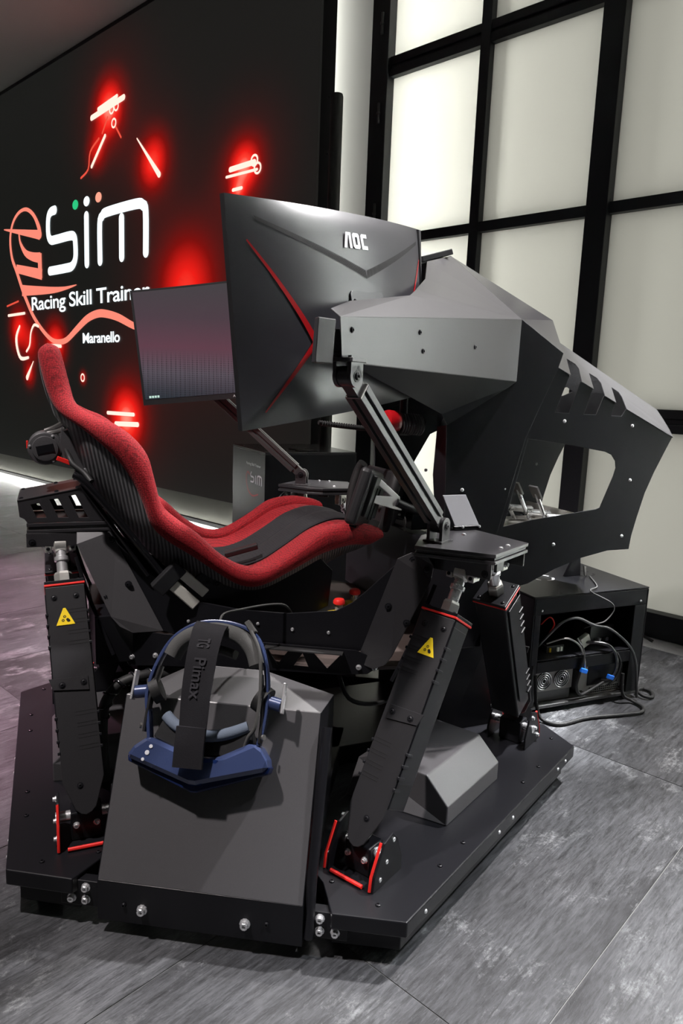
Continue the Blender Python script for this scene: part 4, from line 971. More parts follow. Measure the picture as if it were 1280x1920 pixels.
# ------------------------------------------------------------------ curved monitors
MW, MH = 0.714, 0.406
def monitor(label, C, X, Y, kind):
    """C centre of the front, X along the width, Y up; X x Y = back normal"""
    C, X, Y = V(C), V(X).normalized(), V(Y).normalized(); Y = (Y - X * Y.dot(X)).normalized(); Nb = X.cross(Y)
    if kind == 'side_l': pass
    t = thing('curved_monitor', label, 'monitor', C - Y * (MH / 2), 'three curved monitors around the cockpit')
    sag = 0.028
    C = C + Nb * (sag - 0.014)
    def front(u, v): return C + X * (u * MW / 2) + Y * (v * MH / 2) - Nb * (sag * u * u)     # edges curve towards the viewer
    def back(u, v):
        e = max(0.0, 1 - abs(u) ** 2.2) ; f = max(0.0, 1 - abs(v) ** 3.0)
        dep = 0.010 + 0.034 * e * (f ** 0.8)
        return C + X * (u * MW / 2) + Y * (v * MH / 2) - Nb * (sag * u * u) + Nb * dep
    nu, nv = 36, 24
    us = [-1 + 2 * i / nu for i in range(nu + 1)]; vs_ = [-1 + 2 * j / nv for j in range(nv + 1)]
    b = MB(); rows = [[back(u, v) for u in us] for v in vs_]
    b.grid(rows)
    bs = b.make('back_shell', MONPL, t, 60)
    # rim between front and back
    loop = [(u, -1) for u in us] + [(1, v) for v in vs_[1:]] + [(u, 1) for u in reversed(us[:-1])] + [(-1, v) for v in reversed(vs_[1:-1])]
    rm = MB(); rm.grid([[back(u, v) for u, v in loop], [front(u, v) for u, v in loop]], True)
    rm.make('rim', PLAST, t, 60, fix=True)
    # bezel and picture
    def quadface(u0, u1, v0, v1, off, n=24):
        g = MB(); a = [[front(u0 + (u1 - u0) * i / n, v0 + (v1 - v0) * j / 2) - Nb * off for i in range(n + 1)] for j in range(3)]
        g.grid(a); g.f = [tuple(reversed(f)) for f in g.f]; return g
    quadface(-1, 1, -1, 1, 0.0).make('bezel', PLAST, t, 60)
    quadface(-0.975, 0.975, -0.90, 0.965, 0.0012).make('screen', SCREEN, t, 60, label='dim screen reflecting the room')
    # small front logo and taskbar lights
    cu = lambda u, v, o: front(u, v) - Nb * o
    gl = [MB() for _ in range(1)]
    p0 = cu(0.86 if kind != 'left' else -0.93, -0.965, 0.0016)
    lettering('brand_lettering', 'AOC', cu(0.0, -0.972, 0.0016) + X * 0.02, -X, Y, 0.008, 0.03, LOGO, t, 0.0)
    # stripes and chevron on the back
    def onback(u, v, o=0.0012): return back(u, v) + Nb * o
    def stripe(path, w, m, nm, lab=None, n=10):
        pts = catmull([V((p[0], p[1], 0)) for p in path], n) if len(path) > 2 else [V((lerp(path[0][0], path[1][0], k / n), lerp(path[0][1], path[1][1], k / n), 0)) for k in range(n + 1)]
        A = []; B_ = []; mm = len(pts)
        for i, p in enumerate(pts):
            d = V(((pts[min(i + 1, mm - 1)] - pts[max(i - 1, 0)]).x * MW / 2, (pts[min(i + 1, mm - 1)] - pts[max(i - 1, 0)]).y * MH / 2, 0)).normalized()
            nn = V((-d.y, d.x, 0)); k = i / (mm - 1); h = (w[0] + (w[1] - w[0]) * k if isinstance(w, tuple) else w) / 2
            A.append(onback(p.x + nn.x * h / (MW / 2), p.y + nn.y * h / (MH / 2))); B_.append(onback(p.x - nn.x * h / (MW / 2), p.y - nn.y * h / (MH / 2)))
        g = MB(); g.grid([A, B_]); g.f = [tuple(reversed(f)) for f in g.f]
        return g.make(nm, m, t, 60, label=lab)
    if kind != 'left':
        for sx in (-1, 1):
            stripe([(sx * 0.90, 0.64), (sx * 0.76, 0.35), (sx * 0.6, 0.0), (sx * 0.5, -0.25)], (0.003, 0.015), REDG, 'red_stripe', 'glossy red stripe')
            stripe([(sx * 0.5, -0.25), (sx * 0.85, -0.86)], (0.013, 0.003), REDG, 'red_stripe', 'glossy red stripe')
            # hatched chevron of fine ribs
            a0, a1 = V((-0.02, 0.35, 0)), V((sx * 0.83, 0.80, 0))
            for k in range(110):
                f = k / 109; p = lerp(a0, a1, f); w_ = 0.085 * (1 - f * 0.5)
                q = [onback(p.x, p.y), onback(p.x + 0.005, p.y), onback(p.x + 0.005 + 0.012 * sx, p.y + w_), onback(p.x + 0.012 * sx, p.y + w_)]
                CH.add(q, [(0, 1, 2, 3)])
            o = CH.make('hatched_chevron', BLACKINK, t); CH.v = []; CH.f = []
        lc = onback(-0.20, 0.635, 0.002); ex = (onback(0.07, 0.60) - onback(-0.07, 0.60)).normalized(); ey = (onback(0, 0.66) - onback(0, 0.56)).normalized()
        aoc_logo(lc, ex, ey, t)
        g = MB(); c0 = onback(-0.02, 0.12, 0.0008)
        e1 = ex; e2 = ey
        g.prism([(-0.064, -0.06), (0.064, -0.06), (0.064, 0.016), (0.058, 0.022), (-0.058, 0.022), (-0.064, 0.016)], c0 + Nb * 0.002, e1, e2, 0.004, Nb); pv = g.make('mount_cover', MONPL, t, bevel=0.001)
        for sx in (-0.052, 0.052): bolt(pv, c0 + e1 * sx + e2 * 0.002 + Nb * 0.002, Nb, 0.004)
    else:
        for k in range(4):
            g = MB(); g.box(cu(0.92 - 0.028 * k, -0.86, 0.002), X * 0.004, Y * 0.004, Nb * 0.0003); g.make('taskbar_icon', TASK, t)
    return t
CH = MB()
REDG = mat('red_gloss_plastic', (0.42, 0.006, 0.010), 0.3, 0, 0.5, 0, 1, 0.08)
TASK = emis('screen_icon', (0.55, 0.8, 0.7), 0.9)
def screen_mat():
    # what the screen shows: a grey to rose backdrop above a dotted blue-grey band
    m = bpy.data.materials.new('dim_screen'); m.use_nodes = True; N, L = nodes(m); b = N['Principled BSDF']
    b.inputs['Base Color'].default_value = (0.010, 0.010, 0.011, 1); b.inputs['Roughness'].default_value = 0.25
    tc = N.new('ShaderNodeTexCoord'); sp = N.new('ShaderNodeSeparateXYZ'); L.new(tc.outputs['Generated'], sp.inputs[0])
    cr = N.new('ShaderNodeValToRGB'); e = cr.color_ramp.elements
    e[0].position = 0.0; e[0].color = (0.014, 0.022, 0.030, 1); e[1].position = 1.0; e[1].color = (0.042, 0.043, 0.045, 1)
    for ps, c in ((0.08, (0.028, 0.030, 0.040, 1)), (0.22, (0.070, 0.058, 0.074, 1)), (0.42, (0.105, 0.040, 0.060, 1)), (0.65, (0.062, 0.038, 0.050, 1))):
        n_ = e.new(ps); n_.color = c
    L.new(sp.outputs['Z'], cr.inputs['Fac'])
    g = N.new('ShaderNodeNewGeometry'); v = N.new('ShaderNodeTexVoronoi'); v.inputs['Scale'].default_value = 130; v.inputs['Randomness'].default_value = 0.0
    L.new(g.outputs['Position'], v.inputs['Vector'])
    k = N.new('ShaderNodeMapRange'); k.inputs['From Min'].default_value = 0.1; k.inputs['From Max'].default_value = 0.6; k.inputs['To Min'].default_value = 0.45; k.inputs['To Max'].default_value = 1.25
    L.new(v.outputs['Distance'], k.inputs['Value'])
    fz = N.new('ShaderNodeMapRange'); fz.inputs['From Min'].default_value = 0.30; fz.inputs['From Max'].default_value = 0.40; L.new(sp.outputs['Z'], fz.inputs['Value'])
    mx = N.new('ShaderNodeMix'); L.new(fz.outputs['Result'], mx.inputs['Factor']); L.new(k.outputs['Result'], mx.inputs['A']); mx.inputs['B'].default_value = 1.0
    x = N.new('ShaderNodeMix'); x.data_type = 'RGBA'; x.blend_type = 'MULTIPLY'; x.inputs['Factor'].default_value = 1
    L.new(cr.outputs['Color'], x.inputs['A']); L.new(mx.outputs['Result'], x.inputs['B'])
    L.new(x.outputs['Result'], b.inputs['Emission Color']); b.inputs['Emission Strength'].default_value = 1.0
    return m
SCREEN = screen_mat()
def aoc_logo(o, ex, ey, t):
    N = ex.cross(ey); ex = ex * 1.5; ey = ey * 1.3
    polys = [
        [(-0.003, 0), (0.0025, 0), (0.009, 0.0195), (0.0108, 0.0195), (0.0108, 0), (0.0163, 0), (0.0163, 0.024), (0.0052, 0.024)],
        [(0.041, 0.004), (0.041, 0.0), (0.056, 0), (0.056, 0.006), (0.0465, 0.006), (0.0465, 0.018), (0.056, 0.018), (0.056, 0.024), (0.044, 0.024), (0.041, 0.021)]]
    for i, p in enumerate(polys):
        MB().prism(p, o + N * 0.0012, ex, ey, 0.0012, N).make('logo_letter', LOGO, t)
    outer = [(0.020, 0.003), (0.023, 0), (0.034, 0), (0.037, 0.003), (0.037, 0.021), (0.034, 0.024), (0.023, 0.024), (0.020, 0.021)]
    inner = [(0.0255, 0.006), (0.0315, 0.006), (0.0315, 0.018), (0.0255, 0.018)]
    MB().prism([outer, inner], o + N * 0.0012, ex, ey, 0.0012, N).make('logo_letter', LOGO, t)
for s in (-1, 1):
    Xv = V((0.59, -s * -0.395 if False else 0.395 * (-s), 0.08)); Hv = V((-0.053, 0.025 * s, 0.402))
    Cc = V((-0.0485, s * 0.525, 1.312))
    if s < 0:
        monitor('large curved monitor seen from behind with silver lettering and red stripes', Cc, Xv, Hv, 'side')
    else:
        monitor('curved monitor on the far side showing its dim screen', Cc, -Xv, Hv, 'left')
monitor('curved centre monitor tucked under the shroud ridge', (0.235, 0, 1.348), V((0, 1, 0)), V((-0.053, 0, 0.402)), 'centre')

# ------------------------------------------------------------------ struts from the platform to the wings
def strut(s, label):
    b0 = V((0.222, s * 0.51, 0.835)); t0 = V((-0.127, s * 0.73, 1.178))
    t = thing('monitor_strut', label, 'strut', (0.222, s * 0.51, 0.795), 'profile struts holding the side monitors')
    A = (t0 - b0).normalized(); side = V((A.y, -A.x, 0)).normalized(); side = side if side.y * s > 0 else -side; nn = A.cross(side)
    L_ = (t0 - b0).length
    k, g = 0.0185, 0.0045
    prof = [(-k, -k), (-g, -k), (-g, -k + 0.007), (g, -k + 0.007), (g, -k), (k, -k), (k, -g), (k - 0.007, -g), (k - 0.007, g), (k, g), (k, k), (g, k), (g, k - 0.007), (-g, k - 0.007), (-g, k), (-k, k), (-k, g), (-k + 0.007, g), (-k + 0.007, -g), (-k, -g)]
    MB().prism(prof, b0 + A * (L_ - 0.045), side, nn, L_ - 0.08, A).make('profile', ALU, t, bevel=0.0008)
    b = MB(); b.box(b0 + A * (L_ - 0.043), side * k, nn * k, A * 0.0025); b.make('end_cap', ALU2, t, bevel=0.0015)
    for p, up_ in ((b0, -1), (t0, 1)):
        q = MB()
        for e in (-1, 1):
            q.cyl(p + side * (e * 0.017 - 0.004), p + side * (e * 0.017 + 0.004), 0.021, n=20)
            q.box(p + side * (e * 0.017) + V((0, 0, up_ * 0.018)), side * 0.004, side.cross(UP) * 0.02, UP * 0.02)
        q.make('hinge_fork', COAT, t, 40)
        q = MB(); q.cyl(p - side * 0.012, p + side * 0.012, 0.019, n=20); q.box(p + A * (-up_ * 0.022), side * 0.012, nn * 0.016, A * 0.022); q.make('hinge_tongue', ALU, t, 40)
        for e in (-1, 1): bolt(t, p + side * (e * 0.021), side * e, 0.0075, 'washer')
    b = MB(); b.box(b0 + V((0, 0, -0.0375)), side * 0.026, side.cross(UP) * 0.03, UP * 0.003); b.make('hinge_foot', COAT, t, bevel=0.001)
    b = MB(); b.box(t0 + V((0, 0, 0.030)), side * 0.026, side.cross(UP) * 0.024, UP * 0.004); b.make('hinge_head', COAT, t, bevel=0.001)
strut(-1, 'black slotted profile strut from the near platform corner up to the wing')
strut(1, 'black slotted profile strut on the far side behind the seat')

# ------------------------------------------------------------------ steering wheel
SW = thing('steering_wheel', 'black formula style steering wheel with grips in front of the seat', 'steering wheel', (0.26, 0, 0.76))
wn = V((-0.978, 0, 0.21)); wu = V((0.21, 0, 0.978)); wc = V((0.27, 0, 0.838))
def SWp(y, u, d): return wc + V((0, y, 0)) + wu * u - wn * d
body = [(-0.10, -0.075), (0.10, -0.075), (0.115, -0.03), (0.115, 0.05), (0.085, 0.085), (-0.085, 0.085), (-0.115, 0.05), (-0.115, -0.03)]
MB().prism(body, SWp(0, 0, 0.012), V((0, 1, 0)), wu, 0.045, wn).make('wheel_body', PLAST, SW, bevel=0.006, seg=3)
for s in (-1, 1):
    MB().tube([SWp(s * 0.125, 0.085, 0.012), SWp(s * 0.137, 0.06, 0.008), SWp(s * 0.14, 0.0, 0.004), SWp(s * 0.137, -0.06, 0.008), SWp(s * 0.122, -0.088, 0.012)], 0.017, 14, 5).make('grip', RUB, SW, 50)
    MB().prism([(-0.03, -0.05), (0.03, -0.05), (0.035, 0.05), (-0.035, 0.05)], SWp(s * 0.095, 0, 0.068), V((0, 1, 0)), wu, 0.004, wn).make('shift_paddle', COAT2, SW, bevel=0.002)
    for u in (-0.03, 0.03): MB().lathe(SWp(s * 0.07, u, 0.012), wn, [(0.009, 0), (0.009, 0.008), (0.007, 0.012)], 14).make('knob', ALU2, SW, 35)
MB().prism([(-0.05, -0.01), (0.05, -0.01), (0.05, 0.055), (-0.05, 0.055)], SWp(0, 0, 0.0115), V((0, 1, 0)), wu, 0.001, wn).make('display', SCREEN, SW)
# wheel base and its aluminium bracket
WB = thing('wheel_base', 'black wheel motor block behind the steering wheel', 'motor', (0.40, 0, 0.735))
MB().cyl(SWp(0, 0, 0.058), SWp(0, 0, 0.075), 0.03, n=24).make('quick_release', ALU2, WB, 40)
b = MB(); b.box(SWp(0, 0, 0.105), V((0, 0.06, 0)), wu * 0.06, wn * 0.03); b.make('motor_housing', COAT2, WB, bevel=0.006)
for s in (-1, 1):
    MB().prism([(0.35, 0.78), (0.36, 0.89), (0.41, 0.89), (0.42, 0.78)], V((0, s * 0.07, 0)), XA, UP, 0.006, V((0, s, 0))).make('motor_bracket', COAT2, WB, bevel=0.0015)
MB().abox(0.37, 0.43, -0.1, 0.1, 0.735, 0.785).make('column_support', COAT2, WB, bevel=0.003)
MB().tube([(0.30, -0.09, 0.79), (0.33, -0.10, 0.785), (0.345, -0.10, 0.77), (0.345, -0.10, 0.735)], 0.004, 8, 4).make('wire_loop', ALU2, WB, 50)

# touch display on the right of the cockpit, seen from its back
TD_ = thing('touch_display', 'thick black display unit on a silver bracket by the front end of the red bolster', 'display', (0.12, -0.24, 0.80))
du = V((0.048, 0.0, 0.149)).normalized(); dw = V((0.64, 0.77, 0)); dw = (dw - du * dw.dot(du)).normalized(); dn = dw.cross(du)
if dn.y > 0: dn = -dn
dc = V((0.094, -0.305, 0.880)) + dw * 0.085
def TDp(a, b_, c): return dc + dw * a + du * b_ + dn * c
b = MB(); b.box(TDp(0, 0, 0), dw * 0.085, du * 0.080, dn * 0.018); b.make('display_case', PLAST, TD_, bevel=0.013, seg=4)
b = MB(); b.box(TDp(0.01, 0.008, 0.022), dw * 0.070, du * 0.058, dn * 0.008); b.make('rear_cover', PLAST, TD_, bevel=0.004, seg=2)
b = MB(); b.box(TDp(-0.02, -0.01, 0.031), dw * 0.004, du * 0.045, dn * 0.002); b.make('cover_rib', PLAST, TD_, bevel=0.001)
b = MB(); b.box(TDp(0.02, -0.01, 0.031), dw * 0.004, du * 0.045, dn * 0.002); b.make('cover_rib', PLAST, TD_, bevel=0.001)
b = MB(); b.box(TDp(0, 0, -0.0185), dw * 0.072, du * 0.064, dn * 0.0006); b.make('screen', GLOSSB, TD_)
b = MB(); b.box(TDp(0.0, -0.082, 0.004), dw * 0.05, du * 0.004, dn * 0.010); b.make('lower_bar', GLOSSB, TD_, bevel=0.0015)
q0 = TDp(0.035, 0.03, 0.03)
MB().prism([[(0.0, 0.035), (0.02, 0.04), (0.10, -0.02), (0.11, -0.06), (0.085, -0.055), (0.0, -0.03)], [(0.014, 0.022), (0.07, -0.018), (0.014, -0.012)]], V((0.150, -0.272, 0.885)), V((0.97, 0.22, 0)), UP, 0.008, V((0.22, -0.97, 0))).make('display_bracket', SILV, TD_, bevel=0.0015, label='silver aluminium bracket')
MB().tube([(0.235, -0.25, 0.85), (0.30, -0.24, 0.825), (0.385, -0.235, 0.80)], 0.012, 10, 3).make('support_arm', COAT2, TD_, 50)
# red ringed cable reel under the shroud
CR = thing('force_motor', 'red ringed motor with black coiled cable hanging under the shroud', 'motor', (0.35, -0.05, 1.02))
MB().lathe((0.285, -0.05, 1.066), (1, 0.1, -0.06), [(0.016, 0.0), (0.032, 0.004), (0.034, 0.01), (0.034, 0.04), (0.03, 0.046)], 28).make('red_ring', REDG, CR, 35, label='glossy red ring')
pts = []
for i in range(200):
    a = i / 200 * 2 * PI * 9; x = 0.335 + i / 200 * 0.075
    pts.append((x, -0.045 + 0.030 * math.cos(a), 1.060 + 0.030 * math.sin(a) - (x - 0.335) * 0.06))
MB().tube(pts, 0.0034, 6, 0).make('coiled_cable', ALU, CR, 60)
MB().cyl((0.33, -0.045, 1.06), (0.42, -0.04, 1.055), 0.024, n=20).make('motor_core', COAT2, CR, 40)
MB().cyl((0.35, -0.045, 1.06), (0.35, -0.045, 1.20), 0.012, n=12).make('hanger', COAT2, CR, 40)
MB().tube([(0.42, -0.04, 1.035), (0.35, -0.05, 1.028), (0.25, -0.08, 1.04), (0.12, -0.1, 1.05), (0.05, -0.11, 1.06)], 0.006, 8, 4).make('ribbed_hose', RUB, CR, 60)
for k in range(34):
    f = k / 33
    MB().lathe((0.06 + 0.27 * f, -0.11 + 0.05 * f, 1.058 - 0.026 * f), (1, 0.15, -0.1), [(0.0075, -0.0012), (0.0085, 0), (0.0075, 0.0012)], 10).make('hose_ring', RUB, CR)

# pale hinged plate on the near platform corner
TB = thing('hinged_plate', 'small pale silver plate standing on the near platform corner', 'plate', (0.375, -0.40, 0.795))
MB().facet([(0.338, -0.40, 0.807), (0.413, -0.40, 0.807), (0.374, -0.385, 0.889), (0.303, -0.385, 0.889)], 0.003, (0, -1, 0.2)).make('plate', mat('brushed_silver', (0.50, 0.50, 0.53), 0.42, 0.25, 0.5, 0.1, 300, 0.04), TB, bevel=0.0008)
MB().cyl((0.335, -0.398, 0.803), (0.416, -0.398, 0.803), 0.0045, n=10).make('hinge', COAT2, TB, 40)
MB().abox(0.335, 0.418, -0.405, -0.38, 0.7955, 0.799).make('hinge_leaf', COAT2, TB)
for x in (0.36, 0.412): bolt(TB, (x, -0.403, 0.804), (0, -1, 0), 0.004, 'dome')

# emergency stop buttons
for k, (x, y, lb) in enumerate(((0.07, -0.262, 'red mushroom button on yellow collar nearer the seat'), (0.15, -0.185, 'red mushroom button half hidden behind the cradle edge'))):
    z = 0.555
    e = thing('emergency_stop', lb, 'button', (x, y, z - 0.02), 'emergency stop buttons beside the seat')
    MB().cyl((x, y, z - 0.095), (x, y, z - 0.02), 0.010, n=14).make('stalk', COAT2, e, 40)
    MB().prism([(-0.024, -0.016), (0.018, -0.016), (0.024, 0.0), (0.018, 0.016), (-0.024, 0.016)], V((x - 0.004, y, z - 0.003)), V((1, 0, 0)), V((0, 1, 0)), 0.017, UP).make('yellow_collar', YEL, e, bevel=0.002)
    MB().lathe((x, y, z - 0.003), UP, [(0.011, 0), (0.011, 0.016), (0.0105, 0.02)], 16).make('steel_neck', STEEL, e, 40)
    MB().lathe((x, y, z + 0.017), UP, [(0.012, 0), (0.0165, 0.003), (0.0165, 0.010), (0.013, 0.015), (0.003, 0.017)], 20).make('red_cap', REDT, e, 40)

# pedal set visible through the nose window
PD = thing('pedal_set', 'silver pedal set seen through the window of the nose', 'pedals', (0.85, 0, 0.70))
MB().abox(0.72, 1.0, -0.16, 0.16, 0.705, 0.715).make('pedal_base', ZINC, PD, bevel=0.001)
for y in (-0.10, 0.0, 0.10):
    MB().tube([(0.90, y, 0.715), (0.86, y, 0.78), (0.83, y, 0.84)], 0.007, 8, 2).make('pedal_arm', STEEL, PD, 40)
    b = MB(); b.box((0.825, y, 0.845), V((0.012, 0, -0.02)), V((0, 0.022, 0)), V((0.003, 0, 0.002))); b.make('pedal_face', ALU2, PD, bevel=0.001)
    MB().cyl((0.87, y, 0.76), (0.97, y, 0.75), 0.012, n=12).make('pedal_spring', STEEL, PD, 40)
MB().abox(0.99, 1.0, -0.16, 0.16, 0.715, 0.77).make('pedal_back_plate', ZINC, PD)
MB().abox(0.70, 0.73, -0.235, 0.235, 0.675, 0.705).make('pedal_rail', COAT2, PD)
MB().abox(0.97, 1.0, -0.235, 0.235, 0.675, 0.705).make('pedal_rail', COAT2, PD)

# ------------------------------------------------------------------ headset resting on the sloped housing
HSO = dr(-120) * 0.795 + V((0, 0, 0.125)); HA = dr(-30); HB = V((0.239, 0.415, 0.878)).normalized(); HCn = HA.cross(HB)
def H(a, b_, c): return HSO + HA * a + HB * b_ + HCn * c
HS = thing('vr_headset', 'dark blue virtual reality headset with black strap resting on the sloped grey housing', 'headset', H(-0.03, 0.25, 0.0))
vis = [(-0.182, 0.247), (-0.168, 0.270), (-0.140, 0.292), (-0.05, 0.266), (-0.012, 0.258), (0.02, 0.266), (0.086, 0.300), (0.104, 0.290), (0.126, 0.262), (0.122, 0.246), (-0.022, 0.206), (-0.038, 0.206)]
MB().prism(vis, H(0, 0, 0.070), HA, HB, 0.064, HCn).make('visor', BLUE, HS, bevel=0.010, seg=1)
MB().prism([(-0.183, 0.250), (-0.18, 0.238), (-0.035, 0.190), (-0.022, 0.190), (0.124, 0.240), (0.128, 0.255), (0.116, 0.254), (-0.022, 0.212), (-0.038, 0.212), (-0.172, 0.256)], H(0, 0, 0.052), HA, HB, 0.040, HCn).make('visor_front', mat('headset_dark_blue', (0.006, 0.014, 0.06), 0.25, 0.1, 0.5, 0, 1, 0.08), HS, bevel=0.003)
MB().facet([H(-0.065, 0.262, 0.0705), H(0.02, 0.258, 0.0712), H(-0.012, 0.206, 0.062), H(-0.03, 0.203, 0.06), H(-0.068, 0.216, 0.063)], 0.002, HCn).make('centre_panel', mat('headset_mid_blue', (0.008, 0.024, 0.11), 0.2, 0.1, 0.5, 0, 1, 0.08), HS)
for a, b_, r in ((-0.128, 0.272, 0.004), (-0.134, 0.259, 0.005), (-0.141, 0.245, 0.0035)):
    MB().lathe(H(a, b_, 0.0708), HCn, [(r, -0.001), (r, 0.0008), (r * 0.5, 0.001)], 10).make('printed_mark', LOGO, HS)
# eye cup and foam
MB().prism([(-0.135, 0.292), (-0.12, 0.328), (-0.03, 0.300), (0.03, 0.305), (0.075, 0.325), (0.085, 0.298), (0.02, 0.262), (-0.05, 0.262)], H(0, 0, 0.050), HA, HB, 0.040, HCn).make('eye_cup', PLAST, HS, bevel=0.004)
MB().tube([H(-0.115, 0.338, 0.045), H(-0.085, 0.318, 0.05), H(-0.03, 0.304, 0.054), H(0.02, 0.310, 0.052), H(0.068, 0.330, 0.045)], 0.0125, 12, 4).make('face_foam', FOAMB, HS, 60)
def band(path, wa, wc, name, m, par, n=5):
    P = catmull([V(p) for p in path], n); rows = []
    mlen = len(P)
    for i, p in enumerate(P):
        d = (P[min(i + 1, mlen - 1)] - P[max(i - 1, 0)]).normalized(); nn = V((-d.y, d.x, 0)).normalized()
        r = []
        for k in range(12):
            a = 2 * PI * k / 12; ca, sa = math.cos(a), math.sin(a)
            ca = math.copysign(abs(ca) ** 0.6, ca); sa = math.copysign(abs(sa) ** 0.6, sa)
            q = p + nn * (wa * ca) + V((0, 0, wc * sa)); r.append(H(q.x, q.y, q.z))
        rows.append(r)
    g = MB(); g.grid(rows, True); g.f += [tuple(range(12)), tuple((mlen - 1) * 12 + k for k in reversed(range(12)))]
    return g.make(name, m, par, 50, fix=True)
band([(-0.142, 0.288, 0.045), (-0.150, 0.33, 0.05), (-0.160, 0.38, 0.055), (-0.150, 0.44, 0.058), (-0.122, 0.50, 0.06), (-0.075, 0.535, 0.062), (-0.022, 0.545, 0.062), (0.035, 0.537, 0.062), (0.07, 0.512, 0.06), (0.092, 0.46, 0.058), (0.104, 0.40, 0.055), (0.103, 0.345, 0.05), (0.096, 0.295, 0.045)], 0.005, 0.013, 'head_band', BLUE, HS)
band([(-0.118, 0.462, 0.062), (-0.104, 0.49, 0.064), (-0.072, 0.513, 0.068), (-0.022, 0.525, 0.070), (0.028, 0.516, 0.068), (0.060, 0.490, 0.064), (0.075, 0.458, 0.062)], 0.017, 0.024, 'rear_foam', FOAM, HS)
band([(-0.062, 0.478, 0.05), (-0.022, 0.486, 0.05), (0.02, 0.478, 0.05)], 0.010, 0.02, 'inner_foam', FOAM, HS)
for sx, a0 in ((-1, -0.160), (1, 0.105)):
    band([(a0 + 0.006 * sx * -1, 0.30, 0.05), (a0 + 0.008 * -sx, 0.37, 0.055), (a0 + 0.02 * -sx, 0.44, 0.058)], 0.004, 0.012, 'side_arm', PLAST, HS)
    MB().cyl(H(a0 - sx * 0.004, 0.385, 0.045), H(a0 - sx * 0.022, 0.395, 0.043), 0.030, n=24).make('earphone', RUB, HS, 40)
    MB().cyl(H(a0 + sx * 0.004, 0.385, 0.05), H(a0 + sx * 0.030, 0.38, 0.052), 0.014, n=18).make('earphone_hinge', BLUE, HS, 40)
    b = MB(); b.box(H(a0 + sx * 0.034, 0.395, 0.055), HA * 0.0028, HB * 0.032, HCn * 0.010); b.make('silver_bar', STEEL, HS, bevel=0.0015)
    MB().cyl(H(a0 - sx * 0.0, 0.312, 0.06), H(a0 + sx * 0.004, 0.312, 0.062), 0.006, n=12).make('arm_screw', ALU2, HS, 40)
def strap(path, ws, th, name, m):
    P = catmull([V(p) for p in path], 5); rows = []
    for i, p in enumerate(P):
        w_ = ws[0] + (ws[1] - ws[0]) * i / (len(P) - 1); d = (P[min(i + 1, len(P) - 1)] - P[max(i - 1, 0)]).normalized()
        x = V((1, 0, 0)) - d * d.x; x.normalize(); z = x.cross(d)
        z = z if z.z > 0 else -z
        rows.append([H(*(p + x * (w_ * e) + z * (th * f))) for e, f in ((-1, 1), (1, 1), (1, -1), (-1, -1))])
    g = MB(); g.grid(rows, True); g.f += [(0, 1, 2, 3), tuple((len(rows) - 1) * 4 + k for k in (3, 2, 1, 0))]
    return g.make(name, m, HS, 40, fix=True)
strap([(-0.030, 0.535, 0.092), (-0.033, 0.515, 0.106), (-0.036, 0.46, 0.112), (-0.038, 0.39, 0.106), (-0.037, 0.33, 0.097), (-0.036, 0.27, 0.088), (-0.036, 0.24, 0.082)], (0.037, 0.026), 0.0022, 'top_strap', STRAP)
strap([(-0.037, 0.318, 0.103), (-0.037, 0.28, 0.098), (-0.0365, 0.238, 0.090)], (0.031, 0.031), 0.005, 'strap_sleeve', STRAP)
so = H(-0.058, 0.49, 0.1155)
lettering('strap_lettering', 'Pimax', H(-0.050, 0.458, 0.1175), (H(-0.052, 0.38, 0.110) - H(-0.050, 0.458, 0.1175)).normalized(), HA, 0.026, 0.085, STRAPTXT, HS, 0.0006, 1.0, 0.01)
lettering('strap_lettering', 'TG', H(-0.050, 0.500, 0.1125), (H(-0.034, 0.46, 0.112) - H(-0.033, 0.50, 0.1085)).normalized(), HA, 0.028, 0.02, STRAPTXT, HS, 0.0012, 1.0, 0.02)
b = MB(); b.box(H(0.052, 0.537, 0.075), HA * 0.010 - HB * 0.012, HA * 0.005 + HB * 0.004, HCn * 0.01); b.make('cable_clip', FOAM, HS, bevel=0.002)
MB().tube([H(0.055, 0.528, 0.084), H(0.078, 0.49, 0.085), H(0.089, 0.44, 0.083), H(0.093, 0.38, 0.078), H(0.088, 0.33, 0.07), H(0.075, 0.31, 0.06), H(0.065, 0.285, 0.045)], 0.0042, 8, 4).make('cable', FOAM, HS, 60)
MB().tube([H(-0.03, 0.545, 0.04), H(-0.035, 0.575, 0.0), H(-0.01, 0.60, -0.06), H(0.04, 0.625, -0.11), H(0.075, 0.635, -0.15), H(0.09, 0.62, -0.19)], 0.003, 8, 4).make('cable', FOAM, HS, 60)

# sheathed cable loom beside the rear leg
CL = MB(); pth = [(-0.545, -0.20, 0.13), (-0.55, -0.20, 0.225), (-0.548, -0.20, 0.304), (-0.537, -0.20, 0.35), (-0.504, -0.20, 0.389), (-0.455, -0.20, 0.403), (-0.40, -0.19, 0.398), (-0.33, -0.17, 0.36), (-0.31, -0.15, 0.10)]
loom = thing('cable_loom', 'thick black wrapped cable loom arching up beside the rear leg', 'cable', (-0.545, -0.20, 0.115))
CL.tube(pth, 0.014, 12, 6).make('sheath', RUB, loom, 60)
PP = catmull([V(p) for p in pth[2:7]], 8); h_ = []
for i, p in enumerate(PP):
    a = i * 1.1; d = (PP[min(i + 1, len(PP) - 1)] - PP[max(i - 1, 0)]).normalized(); x, y = perp(d); h_.append(p + x * (0.0155 * math.cos(a)) + y * (0.0155 * math.sin(a)))
MB().tube(h_, 0.0035, 6, 4).make('spiral_wrap', GLOSSB, loom, 60)
